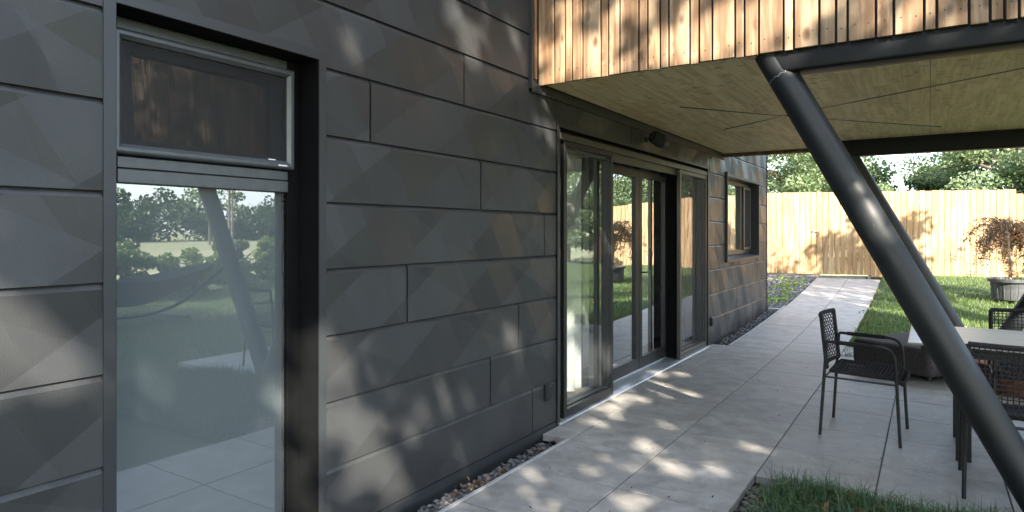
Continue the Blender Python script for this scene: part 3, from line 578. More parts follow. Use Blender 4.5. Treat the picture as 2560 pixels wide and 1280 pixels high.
while e < BX1 - .05:       # back face
    b = min(BX1, e + random.choice([.055, .08, .13])); pk.bbox(e + .003, b - .003, BY1 - .022, BY1, 2.375, TOP - .1, .0025, random.random()); e = b
tp = pk.obj('timber_cladding', 'larch', house)
nail = MB(); nail.tube([(0, -.0015, 0), (0, .002, 0)], .0036, 8); n0 = nail.obj('nail', 'black_metal', tp)
for i, (a, b) in enumerate(nails):
    if a > 2.7: continue
    if i: n0 = n0.copy(); COL.objects.link(n0)
    n0.location = (a, BY0, b)
cb = MB(); cb.box(.02, BX1 - .024, BY0 + .0225, BY1 - .024, ZS + .03, TOP - .12); cb.box(.02, BX1 - .024, BY0 + .0225, BY0 + .0275, ZS - .004, ZS + .03); cb.box(-.02, BX1 + .02, BY0 - .02, BY1 + .02, TOP - .099, TOP - .02); cb.obj('overhang_core', 'black_back', house)
sf = MB(); sf.box(.03, 2.268, BY0 + .028, BY1 - .03, ZS, ZS + .028); sf.box(2.271, BX1 - .03, BY0 + .028, BY1 - .03, ZS, ZS + .028)
sof = sf.obj('soffit', 'soffit_wood', house)
def strip(p, q, w_=.009):
    p, q = Vector(p), Vector(q); d = (q - p).normalized(); s = Vector((-d.y, d.x, 0)) * w_; mb = MB()
    vs = [p - s, p + s, q + s, q - s]; mb.add([(v.x, v.y, ZS - .004) for v in vs] + [(v.x, v.y, ZS + .001) for v in vs], [(3, 2, 1, 0), (0, 1, 5, 4), (1, 2, 6, 5), (2, 3, 7, 6), (3, 0, 4, 7)]); mb.obj('slot_strip', 'black_metal', sof)
strip((.563, 5.152, 0), (1.19, 6.05, 0)); strip((1.19, 6.05, 0), (2.363, 7.505, 0)); strip((.564, 6.518, 0), (1.185, 6.055, 0)); strip((1.195, 6.045, 0), (4.6, 3.95, 0))
fl = MB(); fl.box(-.0125, .022, 3.722, 3.742, 2.352, TOP - .1); fl.box(-.0125, -.004, 3.742, BY0 - .01, 2.38, TOP - .1); fl.box(-.0125, .024, 3.722, BY1 + .02, 2.350, 2.372); fl.box(-.0125, .012, 3.742, BY1, 2.3725, 2.418); fl.obj('flashing', 'trim_metal', house)
bt = MB(); bt.bbox(0.0, .022, 3.765, 3.795, 2.44, TOP - .12, .003, .4); bt.obj('batten', 'larch_dark', house)
fc = MB(); fc.box(.03, BX1 - .03, BY1 - .0605, BY1 - .0305, 2.385, 2.4195); fc.obj('fascia', 'larch_dark', house)
def beam(y0, y1, zb, x0, x1):
    mb = MB(); b = .018; prof = []
    for (cy, cz, a0) in ((y1 - b, zb + b, -90), (y1 - b, 2.449 - b, 0), (y0 + b, 2.449 - b, 90), (y0 + b, zb + b, 180)):
        for k in range(5): q = R(a0 + k * 22.5); prof.append((cy + b * math.cos(q), cz + b * math.sin(q)))
    m = len(prof); mb.add([(x0, p, q) for p, q in prof] + [(x1, p, q) for p, q in prof], [(k, (k + 1) % m, m + (k + 1) % m, m + k) for k in range(m)] + [tuple(range(m))[::-1], tuple(range(m, 2 * m))])
    return mb.obj('steel_beam', 'beam_paint', house, True)
beam(3.868, 4.028, 2.30, 1.53, 4.4); beam(8.06, 8.22, 2.245, 1.42, 4.4)
def post(x0, z0, x1, z1, y, r=.0825):
    mb = MB(); P, Q = Vector((x0, y, z0)), Vector((x1, y, z1)); mb.tube([P.lerp(Q, k / 24) for k in range(25)], r, 48, True)
    return mb.obj('steel_post', 'post_paint', house, True)
xt = 1.57 - (2.442 - 2.28) * .535
pst = post(2.79, -.05, xt, 2.442, 3.948)
mb = MB(); A_ = Vector((2.79, 3.948, -.05)); B_ = Vector((xt, 3.948, 2.442)); dd = (A_ - B_).normalized(); u1 = dd.cross(Vector((0, 1, 0))).normalized(); u2 = dd.cross(u1)
mb.tube([B_ + dd * (.17 + .006 * math.sin(k * 2.3)) + (u1 * math.cos(R(k * 9 + 20)) + u2 * math.sin(R(k * 9 + 20))) * .083 for k in range(24)], .0022, 5); mb.obj('weld_ring', 'zinc', pst)
post(2.76, -.05, 4.08, 2.417, 3.948)
post(2.73, -.05, 1.50 - .13 * .535, 2.417, 8.14); post(2.69, -.05, 4.01, 2.417, 8.14)
# ------------------------------------------------------------------ things on the wall
def socket(y, z, label):
    t_ = empty('outdoor_socket', (0, y, z), label=label, cat='socket', group='outdoor sockets on the house wall')
    mb = MB(); mb.bbox(0.0005, .022, -.037, .037, -.055, .055, .004); mb.obj('housing', 'dark_frame', t_)
    mb = MB(); mb.bbox(.0225, .032, -.031, .031, -.044, .046, .005); mb.obj('lid', 'black_metal', t_)
socket(3.955, .278, 'dark square socket cover low on the wall left of the patio door'); socket(8.03, .30, 'small pale edged socket cover below the far window near the door')
sp_ = empty('garden_speaker', (0, 5.86, 2.285), label='black and grey wall mounted speaker under the timber soffit', cat='speaker')
mb = MB(); mb.tube([(.0, 0, 0), (.012, 0, 0)], .028, 16); mb.tube([(.01, 0, 0), (.05, .01, 0), (.085, .05, 0)], .011, 10); mb.obj('bracket', 'black_metal', sp_, True)
ax = Vector((.30, .9, -.28)).normalized(); P0 = Vector((.085, -.02, .015))
prof = [(-.02, .005), (-.018, .045), (.0, .062), (.05, .066), (.085, .066)]
mb = MB(); mb.tube([P0 + ax * a for a, b in prof], [b for a, b in prof], 28); mb.obj('grille', 'black_back', sp_, True)
prof = [(.0855, .068), (.12, .066), (.155, .058), (.172, .045), (.176, .002)]
mb = MB(); mb.tube([P0 + ax * a for a, b in prof], [b for a, b in prof], 28); bd = mb.obj('body', 'dark_frame', sp_, True)
mb = MB(); q = P0 + ax * .12; s1 = Vector((.55, -.45, .1)).normalized(); mb.box(q.x + .048, q.x + .052, q.y - .04, q.y - .028, q.z - .035, q.z - .031); mb.obj('badge', 'tag_white', bd)
# ------------------------------------------------------------------ furniture
def weave(mb, f, nu, nv, r=.0027, seg=8, amp=.003):
    """f(u,v)->(point, normal); strands both ways, passing over and under"""
    for k in range(nu + 1):
        u = k / nu; pts = []
        for j in range(seg * 2 + 1):
            p, nn = f(u, j / (seg * 2)); pts.append(p + nn * amp * (1 if (j + k) % 2 else -1))
        mb.tube(pts, r, 5, False, random.random())
    for k in range(nv + 1):
        v = k / nv; pts = []
        for j in range(seg * 2 + 1):
            p, nn = f(j / (seg * 2), v); pts.append(p + nn * amp * (-1 if (j + k) % 2 else 1))
        mb.tube(pts, r, 5, False, random.random())
def wrapped(mb, pts, r, pitch=.007):
    P = [Vector(p) for p in pts]; L_ = sum((b - a).length for a, b in zip(P, P[1:])); n = max(4, int(L_ / pitch) * 2); out_ = []; rad = []
    for i in range(n + 1):
        s = L_ * i / n; k = 0
        while k < len(P) - 2 and s > (P[k + 1] - P[k]).length: s -= (P[k + 1] - P[k]).length; k += 1
        out_.append(P[k].lerp(P[k + 1], min(1, s / max(1e-6, (P[k + 1] - P[k]).length)))); rad.append(r * (1.0 if i % 2 else .84))
    mb.tube(out_, rad, 8)
def make_chair():
    c = empty('dining_chair', (0, 0, 0), cat='chair', group='woven rope chairs around the table')
    W2 = .255; tr_ = .0105
    def arc(p, q, cc, n=7):   # quarter bend p->q with corner cc
        p, q, cc = Vector(p), Vector(q), Vector(cc); return [(1 - t_) ** 2 * p + 2 * t_ * (1 - t_) * cc + t_ * t_ * q for t_ in [k / n for k in range(n + 1)]]
    for s in (-1, 1):
        y = s * W2; yt = s * (W2 - .012)
        mb = MB(); mb.tube([(-.255, y, 0), (-.215, yt, .645)], tr_, 12); mb.obj('leg', 'black_metal', c, True)
        mb = MB(); mb.tube([(.225, y, 0), (.195, yt, .56)], tr_, 12); mb.obj('leg', 'black_metal', c, True)
        mb = MB(); mb.tube([(-.215, yt, .645), (-.2, yt, .648)] + [(-.1, yt, .645)] + arc((.10, yt, .640), (.195, yt, .555), (.19, yt, .638)), tr_, 12); arm = mb.obj('armrest', 'black_metal', c, True)
        mb = MB(); wrapped(mb, [(-.16, yt, .647), (.085, yt, .6405)], .0155); mb.obj('rope_wrap', 'rope', arm, True)
    mb = MB()
    mb.tube([(-.232, -W2 + .008, .40), (-.232, W2 - .008, .40)], .008, 8); mb.tube([(-.232, -W2 + .01, .405), (.2, -W2 + .01, .40)], .007, 8); mb.tube([(-.232, W2 - .01, .405), (.2, W2 - .01, .40)], .007, 8); mb.tube([(.205, -W2 + .008, .395), (.205, W2 - .008, .395)], .008, 8)
    mb.obj('crossbar', 'black_metal', c, True)
    sw_ = .215
    mb = MB(); loop = [(-.19, -sw_, .445), (.19, -sw_, .435), (.235, -sw_, .405)], [(-.19, sw_, .445), (.19, sw_, .435), (.235, sw_, .405)], [(-.19, -sw_, .445), (-.19, sw_, .445)], [(.235, -sw_, .405), (.235, sw_, .405)]
    for l_ in loop: wrapped(mb, l_, .0155)
    def fseat(u, v):
        x = -.18 + .41 * u; z = .441 - .008 * math.sin(math.pi * v) - (max(0, x - .17) * .55); return Vector((x, -sw_ + .008 + (2 * sw_ - .016) * v, z)), Vector((0, 0, 1))
    weave(mb, fseat, 18, 18, .0042, 10, .003); mb.obj('seat', 'rope', c, True)
    bw = .235
    def fb(u, v):   # u across, v up
        z = .47 + .345 * v; y_ = -bw + 2 * bw * u; x = -.215 - .085 * (z - .47) ** 1.0 * 1.2 - .035 * math.cos((u - .5) * math.pi) - .0; return Vector((x, y_, z)), Vector((1, 0, .2)).normalized()
    mb = MB(); P = lambda u, v: fb(u, v)[0]
    wrapped(mb, [P(k / 12, 1) for k in range(13)], .016); wrapped(mb, [P(k / 12, 0) for k in range(13)], .015); wrapped(mb, [P(0, k / 6) for k in range(7)], .015); wrapped(mb, [P(1, k / 6) for k in range(7)], .015)
    mb.obj('back_frame', 'rope', c, True)
    mb = MB(); weave(mb, fb, 20, 14, .0030, 9, .0035); mb.obj('backrest', 'rope', c, True)
    return c
ch = make_chair(); ch.location = (1.895, 5.165, 0); ch.rotation_euler.z = R(-3); ch['label'] = 'black rope chair standing free at the near left end of the table'
for lab, x, y, rz in (('black rope chair with its back to the camera behind the big slanted post', 2.672, 4.41, 90),
                      ('black rope chair on the far side of the table, only its back top in view', 2.89, 5.83, -90),
                      ('black rope chair at the right frame edge, its back mirrored in the tall window', 3.20, 4.40, 94),
                      ):
    c = copy_tree(ch); c.location = (x, y, 0); c.rotation_euler.z = R(rz); c['label'] = lab
tb = empty('dining_table', (3.0, 5.02, 0), label='long outdoor table with pale brown top and black legs', cat='table')
mb = MB(); mb.bbox(-.845, .48, -.465, .465, .728, .742, .003); mb.obj('table_top', 'table_top', tb)
mb = MB(); mb.box(-.75, .40, -.40, -.34, .665, .7275); mb.box(-.75, .40, .34, .40, .665, .7275); mb.box(-.78, -.72, -.3, .3, .665, .7275); mb.obj('under_frame', 'black_metal', tb)
for x in (-.56, .26):
    for y in (-.20, .34): mb = MB(); mb.bbox(x - .04, x + .04, y - .01, y + .01, .0, .664, .002); mb.obj('leg', 'black_metal', tb)
    mb = MB(); mb.box(x - .04, x + .04, -.19, .33, .645, .664); mb.obj('leg_brace', 'black_metal', tb)
def rounded_block(name, L_, W_, z0, z1, r, mat, parent):
    mb = MB(); rings = []; n = 8
    def ring(inset, z):
        pts = []
        for (cx_, cy2, a0) in ((L_ / 2 - r, W_ / 2 - r, 0), (-L_ / 2 + r, W_ / 2 - r, 90), (-L_ / 2 + r, -W_ / 2 + r, 180), (L_ / 2 - r, -W_ / 2 + r, 270)):
            for k in range(n): q = R(a0 + 90 * k / (n - 1)); rr = max(.001, r - inset); pts.append((cx_ + rr * math.cos(q), cy2 + rr * math.sin(q), z))
        return pts
    rs = [ring(r * .8, z0), ring(r * .15, z0 + r * .3), ring(0, z0 + r * .7)] + [ring(-.004 * math.sin(math.pi * k / 4), z0 + r * .7 + (z1 - z0 - 1.4 * r) * k / 4) for k in range(1, 4)] + [ring(0, z1 - r * .7), ring(r * .15, z1 - r * .3), ring(r * .5, z1 - r * .06), ring(r * .95, z1)]
    m = 4 * n; vs = [p for q in rs for p in q]; fs = [(i * m + k, i * m + (k + 1) % m, (i + 1) * m + (k + 1) % m, (i + 1) * m + k) for i in range(len(rs) - 1) for k in range(m)] + [tuple(range(m))[::-1], tuple((len(rs) - 1) * m + k for k in range(m))]
    mb.add(vs, fs); return mb.obj(name, mat, parent, True)
ot = empty('outdoor_pouf', (2.18, 7.72, 0), R(-30), label='low charcoal fabric pouf between the free chair and the lawn', cat='pouf')
rounded_block('cushion', .80, .98, .045, .315, .06, 'felt', ot)
for x in (-.3, .3):
    for y in (-.36, .36): mb = MB(); mb.tube([(x, y, 0), (x, y, .05)], .03, 14); mb.obj('foot', 'black_metal', ot, True)
fb_ = empty('fire_bowl', (3.02, 7.25, 0), label='round rust brown fire bowl half hidden behind the table legs', cat='fire bowl')
mb = MB(); mb.lathe([(.30, .0), (.40, .02), (.43, .16), (.43, .24), (.40, .245), (.38, .1), (.0, .08)], n=40); mb.obj('bowl', 'rust', fb_, True)
mb = MB(); [mb.tube([(random.uniform(-.2, 0), random.uniform(-.2, .2), .14), (random.uniform(0, .2), random.uniform(-.2, .2), .22)], .035, 8) for _ in range(5)]; mb.obj('logs', 'larch', fb_, True)
# hammock on its stand (mirrored in the tall window)
hm = empty('hammock', (8.1, 5.3, 0), label='dark hammock on curved stand on the lawn, mirrored in the window', cat='hammock')
nU, nV = 40, 12; V = []; Fc = []
for i in range(nU + 1):
    u = i / nU; yy_ = -1.5 + 3.0 * u; sag = .84 - .60 * math.sin(math.pi * u) ** .8; wd = .08 + .40 * math.sin(math.pi * min(1, max(0, u))) ** .6
    for j in range(nV + 1): v = j / nV * 2 - 1; V.append((v * wd + .1 * (u - .5), yy_, sag + .95 * (wd - .08) * v * v))
for i in range(nU):
    for j in range(nV): a_ = i * (nV + 1) + j; Fc.append((a_, a_ + 1, a_ + nV + 2, a_ + nV + 1))
mb = MB(); mb.add(V, Fc); mb.obj('cloth', 'hammock_cloth', hm, True)
mb = MB(); mb.tube([(0, -1.95 + 3.9 * k / 20, .06 + 1.02 * abs(k / 10 - 1) ** 2.2) for k in range(21)], .032, 10); mb.tube([(.08, -1.9 + 3.8 * k / 20, .05 + .9 * abs(k / 10 - 1) ** 2.2) for k in range(21)], .022, 10)
mb.tube([(-.5, -.7, .03), (.5, -.7, .03)], .03, 8); mb.tube([(-.5, .7, .03), (.5, .7, .03)], .03, 8); mb.obj('stand', 'black_metal', hm, True)
for s in (-1, 1): mb = MB(); [mb.tube([(0, s * 1.93, 1.05), (k * .03, s * 1.5, .87)], .006, 5) for k in (-2, -1, 0, 1, 2)]; mb.obj('cords', 'rope', hm, True)
# ------------------------------------------------------------------ fence
FX0, FY0, FS = -.90, 15.9, .317; fang = math.atan(FS)
fence = empty('wooden_fence', (FX0, FY0, 0), fang, label='tall fence of upright larch boards closing the garden', cat='fence')
gate = empty('garden_gate', (FX0, FY0, 0), fang, label='board gate with lever handle at the end of the path', cat='gate')
def xfence(px):     # distance along fence line for a pixel column at the horizon height
    d = ray(px, 579.5); A = np.array([[d[0], -math.cos(fang)], [d[1], -math.sin(fang)]]); b = np.array([FX0 - CAM[0], FY0 - CAM[1]]); return np.linalg.solve(A, b)[1]
GL, GR = xfence(2036), xfence(2172)
gb = MB(); fb1 = MB(); fb2 = MB(); s = -4.2; z0, z1 = .435, 2.31
s_step = xfence(2529)
while s < 6.7:
    w_ = .122; r = random.random(); gateb = (GL - .02 <= s < GR - .05); mb = gb if gateb else (fb1 if s < GL else fb2)
    top = z1 + (0 if s < s_step else -.10) + random.uniform(-.010, .006); bot = z0 + random.uniform(-.006, .006) - (.05 if s > GR else 0)
    mb.bbox(s + .0045, s + w_ - .0045, (random.uniform(0, .003)) - .002, .022, bot, top, .003, r); s += w_
fb1.obj('board_panel', 'fence_wood', fence); fb2.obj('board_panel', 'fence_wood', fence); gb.obj('boards', 'fence_wood', gate)
for a_, b_, z_, p_ in ((-4.2, GL - .05, .75, fence), (-4.2, GL - .05, 1.9, fence), (GR, 6.7, .75, fence), (GR, 6.7, 1.9, fence), (GL, GR - .05, .75, gate), (GL, GR - .05, 1.9, gate)):
    rl = MB(); rl.box(a_, b_, .0225, .06, z_, z_ + .08); rl.obj('rail', 'larch_dark', p_)
for s_ in (-3.2, -1.0, xfence(1929), xfence(2023), GR + .02, GR + 1.9, GR + 3.6):
    mb = MB(); mb.bbox(s_ - .03, s_ + .03, .024, .084, .1, 2.1, .003); mb.obj('post', 'zinc', fence)
hs = xfence(2036)
mb = MB(); hx = xfence(2033); mb.bbox(hx - .018, hx + .018, -.012, -.0035, 1.27, 1.46, .002); mb.tube([(hx, -.01, 1.43), (hx, -.055, 1.43), (hx + .03, -.06, 1.43), (hx + .13, -.06, 1.435)], .010, 8); mb.obj('handle', 'zinc', gate, True)
bk = MB(); bk.bbox(xfence(1958), xfence(1988), -.06, .06, .33, .42, .006); bk_ = bk.obj('brick', 'rust', None, loc=(FX0, FY0, 0), rz=fang); tag(bk_, 'reddish brown block lying under the fence left of the path', 'brick')
pl = MB(); pl.bbox(-4.2, 6.7, .09, .20, 0, .40, .004); pl_ = pl.obj('plinth', 'concrete', fence)
# ------------------------------------------------------------------ potted weeping maple
def zat(x, y): return float(zg(x, y))
px_, py_ = 3.395, 13.62; pt = empty('potted_maple', (px_, py_, zat(px_, py_)), label='weeping red brown maple in a large dark plastic pot on the lawn', cat='potted tree')
mb = MB(); prof = [(.0, .0), (.235, .0), (.262, .25), (.268, .29), (.305, .295), (.308, .345), (.298, .352), (.285, .345), (.275, .30), (.0, .30)]; mb.lathe(prof, n=48)
for k in range(16): q = 2 * math.pi * k / 16; mb.tube([(.238 * math.cos(q), .238 * math.sin(q), .02), (.262 * math.cos(q), .262 * math.sin(q), .28)], .008, 6)
mb.obj('pot', 'pot_plastic', pt, True)
mb = MB(); mb.lathe([(.0, .315), (.15, .32), (.279, .312)], n=24); mb.obj('soil', 'soil', pt, True)
mb = MB(); mb.tube([(0, 0, .28), (.01, 0, .5), (-.005, .01, .7), (.03, 0, .88), (.05, 0, 1.0), (.0, 0, 1.12)], [.030, .026, .025, .026, .022, .014], 10)
LV = []
for k in range(44):
    az = random.uniform(0, 6.28); ln_ = random.uniform(.35, .78); h0 = random.uniform(.85, 1.22); rise = random.uniform(.10, .32); drop = random.uniform(.30, .80); pts = []
    for j in range(9):
        t_ = j / 8; rr = ln_ * t_ ** .8; z = h0 + rise * math.sin(min(1, t_ * 1.6) * math.pi / 2) * 1.0 - drop * t_ ** 2.4
        pts.append((rr * math.cos(az + .3 * t_), rr * math.sin(az + .3 * t_), max(.36, z)))
    mb.tube(pts, [.009 * (1 - .8 * j / 8) + .0015 for j in range(9)], 5, False)
    for j in range(2, 9):
        p = np.array(pts[j]); LV.append(p + rng.normal(size=(38, 3)) * np.array([.05, .05, .035]) + np.array([0, 0, -.03]))
mb.obj('trunk', 'bark_pale', pt, True)
C = np.concatenate(LV); C = C[C[:, 2] > .38]; V, Fc = leaves(C, .026, .0055, .3, .4); o = arr('crown', V, Fc, clump_rnd(C, 5), 'leaf_maple', pt)
mb = MB(); 
C = np.array([.16, -.1, .42]) + rng.normal(size=(26, 3)) * .06; V, Fc = leaves(C, .04, .014, .2); arr('sprout', V, Fc, rng.random(26), 'weed', pt)
# ------------------------------------------------------------------ trees, bushes
def tree(name, label, x, y, zb, h, r, rz_, n, ls, mat, group=None, nclump=60, zlo=.25, cat='tree', flat=1.0, bark='bark', holes=None, thin=.0, seed=0, limbs=13):
    t_ = empty(name, (x, y, zb), label=label, cat=cat, group=group)
    rg = np.random.default_rng(seed + 100)
    zc = h - rz_
    u = rg.normal(size=(nclump, 3)); u /= np.linalg.norm(u, axis=1)[:, None]; rad = rg.random(nclump) ** .42
    cc = u * rad[:, None] * np.array([r, r, rz_]) * .84 + np.array([0, 0, zc]); cc[:, 2] = np.maximum(cc[:, 2], h * zlo)
    cs = rg.uniform(.13, .27, nclump) * r
    k = rg.integers(0, nclump, n); d = rg.normal(size=(n, 3)); d /= np.linalg.norm(d, axis=1)[:, None]; d *= (rg.random(n) ** .45)[:, None]
    C = cc[k] + d * cs[k][:, None] * np.array([1.15, 1.15, .75 * flat])
    if holes is not None: C = C[holes(C + np.array([x, y, zb]))]
    V, Fc = leaves(C, ls, ls * .55, .6); cr = arr('crown', V, Fc, (clump_rnd(C, 3.0 / max(.6, cs.mean())) * .6 + .4 * rg.random(len(C))).clip(0, 1), mat, t_)
    mb = MB(); tr_ = max(.03, r * .055); pts = [(0, 0, -.1), (.02 * r, .03 * r, h * .3), (.05 * r, -.02 * r, h * .55), (.02 * r, .0, h * .8)]
    mb.tube(pts, [tr_ * 1.25, tr_, tr_ * .7, tr_ * .25], 10)
    for j in range(0, nclump, max(1, nclump // limbs)):
        q = cc[j]; b0 = np.array(pts[1]) + (np.array(pts[2]) - np.array(pts[1])) * rg.random(); m_ = (b0 + q) / 2 + np.array([0, 0, .06 * h])
        q = b0 + (q - b0) * .8; m_ = b0 + (m_ - b0) * .9
        mb.tube([b0, m_, q], [tr_ * .42, tr_ * .25, tr_ * .08], 6, False)
    mb.obj('trunk', bark, t_, True); return t_
G1 = 'trees standing beyond the garden fence'
tree('broadleaf_tree', 'pale leafy tree beyond the fence right of the dark house corner', -2.9, 21.3, .2, 6.5, 3.7, 3.3, 62000, .046, 'leaf_tree', G1, 60, .12, seed=1)
tree('broadleaf_tree', 'lower bushy tree beyond the fence just left of the slanted post', .2, 23.5, .2, 3.7, 1.8, 1.9, 20000, .046, 'leaf_tree', G1, 34, .1, seed=2)
tree('broadleaf_tree', 'feathery green tree filling the view right of the second post', 4.4, 24.5, .2, 6.6, 3.1, 3.4, 62000, .046, 'leaf_tree', G1, 64, .12, seed=3)
tree('broadleaf_tree', 'large leafy tree at the right edge beyond the fence', 8.2, 23.2, .2, 7.4, 3.5, 3.9, 62000, .05, 'leaf_tree', G1, 64, .12, seed=4)
tree('broadleaf_tree', 'dark tree low behind the fence between its neighbours', 2.4, 28, .1, 4.0, 2.6, 2.2, 22000, .06, 'leaf_dark', G1, 34, .1, seed=5)
tree('broadleaf_tree', 'tall tree mirrored in the left door glass', 12.2, 24.5, .2, 7.6, 3.0, 3.7, 24000, .075, 'leaf_tree', G1, 56, .12, seed=6)
tree('broadleaf_tree', 'spreading tree beyond the right end of the fence', 15.0, 20, .0, 4.2, 2.8, 2.2, 16000, .07, 'leaf_dark', G1, 50, .08, seed=7)
tree('broadleaf_tree', 'high tree rising behind the others beyond the fence on the right', 6.0, 29.5, .1, 8.6, 4.2, 4.4, 50000, .065, 'leaf_tree', G1, 70, .1, seed=8)
tree('broadleaf_tree', 'second tree behind the dark house corner beyond the fence', -1.4, 26.5, .1, 6.0, 2.9, 3.2, 30000, .06, 'leaf_tree', G1, 60, .1, seed=9)
tree('slim_tree', 'unseen thin crowned tree added on the right lawn to mottle the path', 7.0, 8.0, .1, 6.9, 2.6, .9, 5200, .07, 'leaf_tree', None, 44, .7, seed=13)  # out of view, added to break up the sun on the far path
tree('slim_tree', 'slim garden tree on the right lawn shading the fence', 6.7, 11.1, .1, 6.2, 1.5, .55, 3200, .07, 'leaf_tree', None, 26, .7, seed=12)
for i, (x, y, h_, r_) in enumerate(((6.9, 17.6, 3.0, 1.5), (9.2, 17.2, 3.6, 1.7), (11.3, 18.2, 2.6, 1.5))):
    tree('garden_shrub', ['leafy shrub next to the right fence end', 'tallest shrub right of the fence, mirrored in the left door pane', 'lower shrub farthest right of the fence'][i], x, y, .35, h_, r_, h_ * .5, 9000, .06, 'leaf_tree', 'shrubs right of the fence', 40, .06, 'shrub', seed=80 + i)
tree('added_dark_tree', 'unseen dense dark tree added behind the camera to darken the faces towards it', -.5, -9.5, -.05, 8.6, 4.4, 4.2, 30000, .10, 'leaf_dark', None, 110, .1, seed=95)  # added out of view so that surfaces facing it stay dark
# laurel bushes along the garden edge
for i, (x, y, h_, r_) in enumerate(((12.9, 1.6, 1.35, .75), (12.4, 3.1, 1.25, .7), (12.6, 4.5, 1.4, .8), (12.2, 5.9, 1.35, .8), (12.1, 7.3, 1.45, .75), (11.9, 8.7, 1.2, .7), (12.0, 10.0, 1.5, .65), (11.9, 11.3, 1.35, .75), (11.8, 12.8, 1.5, .8), (11.4, 14.3, 1.5, .8), (10.9, 15.9, 1.5, .8))):
    tree('laurel_bush', ('%s laurel bush at the lawn edge, %s from the left in the window' % (['broad', 'low', 'round', 'full', 'tall', 'small', 'slim', 'loose', 'wide', 'upright', 'dense'][i], ['first', 'second', 'third', 'fourth', 'fifth', 'sixth', 'seventh', 'eighth', 'ninth', 'tenth', 'eleventh'][i])),
         x, y, zat(x, y) - .05, h_ * 1.0, r_ * 1.4, h_ * .68, 9000, .045, 'leaf_laurel', 'laurel bushes along the lawn edge', 22, .12, 'bush', 1.2, seed=20 + i)
# far tree line seen mirrored
tl_ = [(98, 34, 9.5, 8), (97, 52, 11, 9), (100, 64, 12.5, 8), (96, 76, 10, 8), (88, 84, 11.5, 9), (82, 94, 10, 8), (75, 100, 12, 8), (66, 104, 9, 8), (104, 46, 13, 8), (92, 70, 8, 7), (60, 112, 10, 9), (48, 112, 9, 9)]
for i, (x, y, h_, r_) in enumerate(tl_):
    tree('field_tree', 'far %s tree across the field, mirrored in the tall window' % ['round dark', 'broad green', 'tall crowned', 'low spreading', 'leaning', 'bushy', 'high pointed', 'squat', 'rear towering', 'small pale', 'wide hazy', 'outermost'][i],
         x, y, -.3, h_ * .80, r_ * 1.15, h_ * .80 * .6, 5200, .30, 'leaf_dark' if i % 2 else 'leaf_tree', 'trees along the far side of the field', 40, .04, seed=50 + i)
for i, (x, y, h_, ln_) in enumerate(((66, 43, 7.2, .0), (61, 42.5, 6.6, .0), (46, 32.2, 7.0, .2))):
    t_ = empty('utility_pole', (x, y, -.3), label=['thin grey pole farthest out in the field', 'thin grey pole beside its taller twin in the field', 'stout wooden pole with a leaning strut in the field'][i], cat='pole', group='poles in the field')
    mb = MB(); mb.tube([(0, 0, 0), (0, 0, h_)], [.12, .08], 10); mb.obj('shaft', 'bark_pale', t_, True)
    mb = MB(); mb.box(-.6, .6, -.04, .04, h_ - .5, h_ - .4); mb.obj('crossarm', 'bark_pale', t_)
fb3 = empty('farm_building', (104, 33, -.3), label='small pale building far left across the field', cat='building')
mb = MB(); mb.box(-4, 4, -5, 5, 0, 3.2); mb.obj('wall', 'plaster', fb3)
mb = MB(); mb.add([(-4.3, -5.3, 3.2), (4.3, -5.3, 3.2), (4.3, 5.3, 3.2), (-4.3, 5.3, 3.2), (0, -5.3, 4.8), (0, 5.3, 4.8)], [(0, 1, 4), (2, 3, 5), (0, 4, 5, 3), (1, 2, 5, 4), (3, 2, 1, 0)]); mb.obj('roof', 'rust', fb3)
mb = MB(); mb.box(-4.04, -4.005, -1.5, -.3, 1, 2.2); mb.obj('window', 'black_back', fb3)
